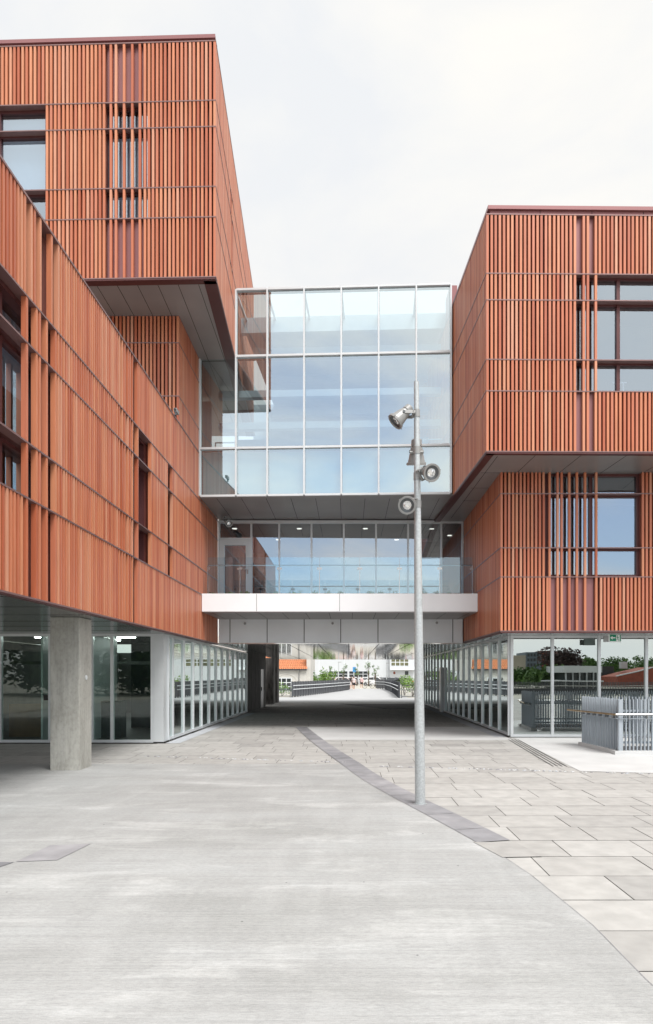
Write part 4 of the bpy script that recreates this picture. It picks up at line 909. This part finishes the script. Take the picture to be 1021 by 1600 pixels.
# ================================================================== BEHIND THE CAMERA (seen mirrored in the glazing)
def mir(p, D): return ((p - 545) / 1067 * D, 38.5 - D)
def mz(y, D): return 1.75 - (y - 1056) / 1067 * D
D = 330; e = empty('apartment_block', (0, 0, 0), 'dark blue and tan apartment block reflected in the left pane of the glazed corner', 'building')
x0, y0 = mir(822, D); x1, _ = mir(847, D); x2, _ = mir(872, D); xt, _ = mir(803, D); zt = mz(1019, D)
M = MB(); M.box(x0, x1, y0 - 18, y0, 0, zt, 'apt_dark'); M.box(x1, x2, y0 - 16, y0 + 1, 0, zt + 0.5, 'brick_red'); M.box(xt, x0, y0 - 14, y0, 0, mz(1024, D), 'apt_tan'); M.obj('wall', e)
for i in range(5):
    for j in range(4):
        w = MB(); wx = x0 + 0.8 + (x1 - x0 - 1.6) * j / 4; wz = 1.5 + i * 2.4; w.box(wx, wx + 1.1, y0, y0 + 0.05, wz, wz + 1.4, 'dark_pane'); w.obj('window', e)
D = 90; e = empty('white_villa', (0, 0, 0), 'flat-roofed white modern villa reflected in the second pane of the glazed corner', 'house')
x0, y0 = mir(881, D); x1, _ = mir(942, D)
M = MB(); M.box(x0, x1, y0 - 8, y0, mz(1050.5, D), mz(1040, D), 'hall_white'); M.box(x0 - 1, x1, y0 - 8, y0 + 0.6, mz(1065, D), mz(1063, D), 'hall_white'); M.box(x0 + 1, x1, y0 - 8, y0 - 0.8, 0, mz(1050.5, D), 'interior_dark')
for q in range(6): xx = x0 + 0.4 + (x1 - x0 - 0.6) * q / 5; M.box(xx, xx + 0.12, y0 - 0.6, y0 - 0.3, 0, mz(1050.5, D), 'hall_white')
M.obj('wall', e)
G = MB(); G.box(x0 + 0.5, x1, y0 - 0.75, y0 - 0.7, mz(1063, D), mz(1050.5, D), 'dark_pane'); G.obj('window', e)
D = 105; e = empty('brick_house', (0, 0, 0), 'red brick gable with dark slate roof reflected at right of the glazed corner', 'house')
x0, y0 = mir(966, D); x1, _ = mir(1030, D); xm, _ = mir(992, D); xs0, _ = mir(940, D)
M = MB(); M.hexa([(x0, y0 - 8, 0), (x1, y0 - 8, 0), (x1, y0, 0), (x0, y0, 0), (x0, y0 - 8, mz(1057, D)), (x1, y0 - 8, mz(1042, D)), (x1, y0, mz(1042, D)), (x0, y0, mz(1057, D))], 'brick_red')
M.obj('wall', e); M = MB(); M.box(xs0, xm, y0 - 14, y0 - 8.2, 0, mz(1040, D), 'slate'); M.hexa([(x0 - 0.2, y0 - 0.3, mz(1057, D)), (x1, y0 - 0.3, mz(1042, D)), (x1, y0 + 0.1, mz(1042, D)), (x0 - 0.2, y0 + 0.1, mz(1057, D)), (x0 - 0.2, y0 - 0.3, mz(1055.5, D)), (x1, y0 - 0.3, mz(1040.5, D)), (x1, y0 + 0.1, mz(1040.5, D)), (x0 - 0.2, y0 + 0.1, mz(1055.5, D))], 'hall_white'); M.obj('roof', e)
M = MB(); M.box(xm, xm + 1, y0 - 6, y0 - 5, mz(1044, D), mz(1033, D), 'hall_white'); M.obj('chimney', e)
for p, D, yt, cr, mt_, lb in ((874, 125, 1012, 4.2, 'foliage_purple', 'broad purple-leaved tree mirrored in the glazed corner'), (858, 100, 1048, 3.4, 'foliage', 'dark green tree mirrored below the apartment block'), (930, 150, 1026, 3.5, 'foliage', 'green tree mirrored behind the white villa'), (962, 160, 1030, 5.0, 'foliage', 'wide green tree mirrored above the slate roof'), (1003, 170, 1025, 5.0, 'foliage', 'green tree mirrored above the brick gable'), (808, 110, 1050, 3.0, 'foliage', 'small green tree mirrored next to the white corner frame'), (835, 140, 1052, 3.5, 'foliage', 'green tree mirrored at foot of the apartment block')):
    x, y = mir(p, D); h = mz(yt, D)
    tree('mirrored_tree', x, y, h, cr, lb, mat=mt_, n=2600, size=0.34, clumps=22, z_crown=0.60, group='trees mirrored in the glazed corner')
for i, (x, y, h, lb) in enumerate(((-18, -40, 9, 'green tree far behind the viewer at left'), (-4, -70, 9, 'green tree far behind the viewer at centre'), (10, -60, 8, 'green tree far behind the viewer at right'), (-30, -34, 8, 'green tree behind the viewer at far left'))):
    tree('mirrored_tree', x, y, h, 3.4, lb + ', seen only in dark lobby glass', n=1500, size=0.36, clumps=16, z_crown=0.6, group='trees mirrored in the lobby glass')
for i, (x, y, h, lb) in enumerate(((-34, -26, 8, 'dense tree'), (-28.5, -30, 7, 'round tree'), (-24, -25, 8, 'dark tree'), (-20, -31, 7.5, 'broad tree'), (-15.5, -27, 6.5, 'low tree'))):
    tree('mirrored_tree', x, y, h, 4.0, lb + ' mirrored in the entrance glass beside the concrete column', n=2600, size=0.36, clumps=26, z_crown=0.48, group='trees mirrored in the lobby glass')
e = empty('plaza_fence', (0, 0, 0), 'long grey slatted fence mirrored low in the glazed corner', 'fence'); D = 62; x0, y0 = mir(800, D); x1, _ = mir(1040, D); F = Frame((x1, y0), (x0, y0)); M = MB()
for i in range(int(F.L / 0.14)): M.ob(F, i * 0.14, i * 0.14 + 0.06, -0.03, 0.03, 0, 1.2, 'fence_grey')
M.ob(F, 0, F.L, 0.031, 0.06, 0.8, 0.86, 'stainless'); M.ob(F, 0, F.L, -0.06, -0.031, 0.1, 0.6, 'fence_grey'); M.obj('slats', e)

# ================================================================== light, sky, camera
SUN_EL, SUN_AZ = rad(56), rad(150)      # azimuth clockwise from +Y (into the picture)
w = bpy.data.worlds.new('World'); scene.world = w; w.use_nodes = True; nt = w.node_tree
bg = nt.nodes['Background']; bg.inputs['Strength'].default_value = 0.1
sky = N(nt, 'ShaderNodeTexSky', sky_type='NISHITA'); sky.sun_disc = False; sky.sun_elevation = SUN_EL; sky.sun_rotation = SUN_AZ
tc = N(nt, 'ShaderNodeTexCoord'); sp = N(nt, 'ShaderNodeSeparateXYZ'); nt.links.new(tc.outputs['Generated'], sp.inputs[0])
mp = N(nt, 'ShaderNodeMapping'); mp.inputs['Scale'].default_value = (2.2, 2.2, 4.5); nt.links.new(tc.outputs['Generated'], mp.inputs['Vector'])
cn = N(nt, 'ShaderNodeTexNoise'); cn.inputs['Scale'].default_value = 1.3; cn.inputs['Detail'].default_value = 7; cn.inputs['Roughness'].default_value = 0.55; cn.inputs['Distortion'].default_value = 0.4
nt.links.new(mp.outputs['Vector'], cn.inputs['Vector'])
# denser cloud over the buildings (+Y), broken cloud behind the viewer
md = N(nt, 'ShaderNodeMath', operation='MULTIPLY_ADD'); md.inputs[1].default_value = 0.42; md.inputs[2].default_value = 0.28; nt.links.new(sp.outputs['Y'], md.inputs[0])
ad = N(nt, 'ShaderNodeMath', operation='ADD'); nt.links.new(cn.outputs['Fac'], ad.inputs[0])
hz = N(nt, 'ShaderNodeMapRange'); hz.inputs[1].default_value = 0.04; hz.inputs[2].default_value = 0.15; hz.inputs[3].default_value = 0.45; hz.inputs[4].default_value = 0.0; nt.links.new(sp.outputs['Z'], hz.inputs[0])
a2_ = N(nt, 'ShaderNodeMath', operation='ADD'); nt.links.new(md.outputs[0], a2_.inputs[0]); nt.links.new(hz.outputs[0], a2_.inputs[1]); 
h2 = N(nt, 'ShaderNodeMapRange'); h2.inputs[1].default_value = 0.16; h2.inputs[2].default_value = 0.38; h2.inputs[3].default_value = 0.0; h2.inputs[4].default_value = 0.24; nt.links.new(sp.outputs['Z'], h2.inputs[0])
a3_ = N(nt, 'ShaderNodeMath', operation='ADD'); nt.links.new(a2_.outputs[0], a3_.inputs[0]); nt.links.new(h2.outputs[0], a3_.inputs[1]); nt.links.new(a3_.outputs[0], ad.inputs[1])
cr = ramp(nt, [(0.36, (0.24,) * 3), (0.60, (1, 1, 1))]); nt.links.new(ad.outputs[0], cr.inputs['Fac'])
sh = ramp(nt, [(0.35, (13.6, 13.9, 14.3)), (0.65, (15.7, 15.4, 14.7))]); nt.links.new(cn.outputs['Fac'], sh.inputs['Fac'])
mx = N(nt, 'ShaderNodeMix', data_type='RGBA'); nt.links.new(cr.outputs['Color'], mx.inputs[0]); sk_ = N(nt, 'ShaderNodeVectorMath', operation='SCALE'); sk_.inputs[3].default_value = 1.35; nt.links.new(sky.outputs['Color'], sk_.inputs[0]); nt.links.new(sk_.outputs[0], mx.inputs[6]); 
vd = N(nt, 'ShaderNodeVectorMath', operation='DOT_PRODUCT'); vd.inputs[1].default_value = (0.15, -0.80, 0.58); nt.links.new(tc.outputs['Generated'], vd.inputs[0])
br = N(nt, 'ShaderNodeMapRange'); br.inputs[1].default_value = -0.10; br.inputs[2].default_value = 0.9; br.inputs[3].default_value = 0.41; br.inputs[4].default_value = 0.68; nt.links.new(vd.outputs['Value'], br.inputs[0])
vs_ = N(nt, 'ShaderNodeVectorMath', operation='SCALE'); nt.links.new(sh.outputs['Color'], vs_.inputs[0]); nt.links.new(br.outputs[0], vs_.inputs[3]); nt.links.new(vs_.outputs[0], mx.inputs[7])
nt.links.new(mx.outputs[2], bg.inputs['Color'])
sd = bpy.data.lights.new('sun', 'SUN'); sd.energy = 2.3; sd.angle = rad(24); sd.color = (1.0, 0.97, 0.93)
so = bpy.data.objects.new('sun', sd); COL.objects.link(so)
d = Vector((math.sin(SUN_AZ) * math.cos(SUN_EL), math.cos(SUN_AZ) * math.cos(SUN_EL), math.sin(SUN_EL)))
so.rotation_euler = (-d).to_track_quat('-Z', 'Y').to_euler(); so.location = (30, -30, 40)
cd = bpy.data.cameras.new('camera'); co = bpy.data.objects.new('camera', cd); COL.objects.link(co)
co.location = (0, 0, 1.75); co.rotation_euler = (rad(90), 0, 0)
cd.sensor_width = 36; cd.lens = 24.0; cd.shift_x = -0.02156; cd.shift_y = 0.16; cd.clip_end = 3000; cd.clip_start = 0.1
scene.camera = co
vs = scene.view_settings; vs.view_transform = 'Standard'; vs.look = 'None'; vs.exposure = 0.66; vs.gamma = 1.0
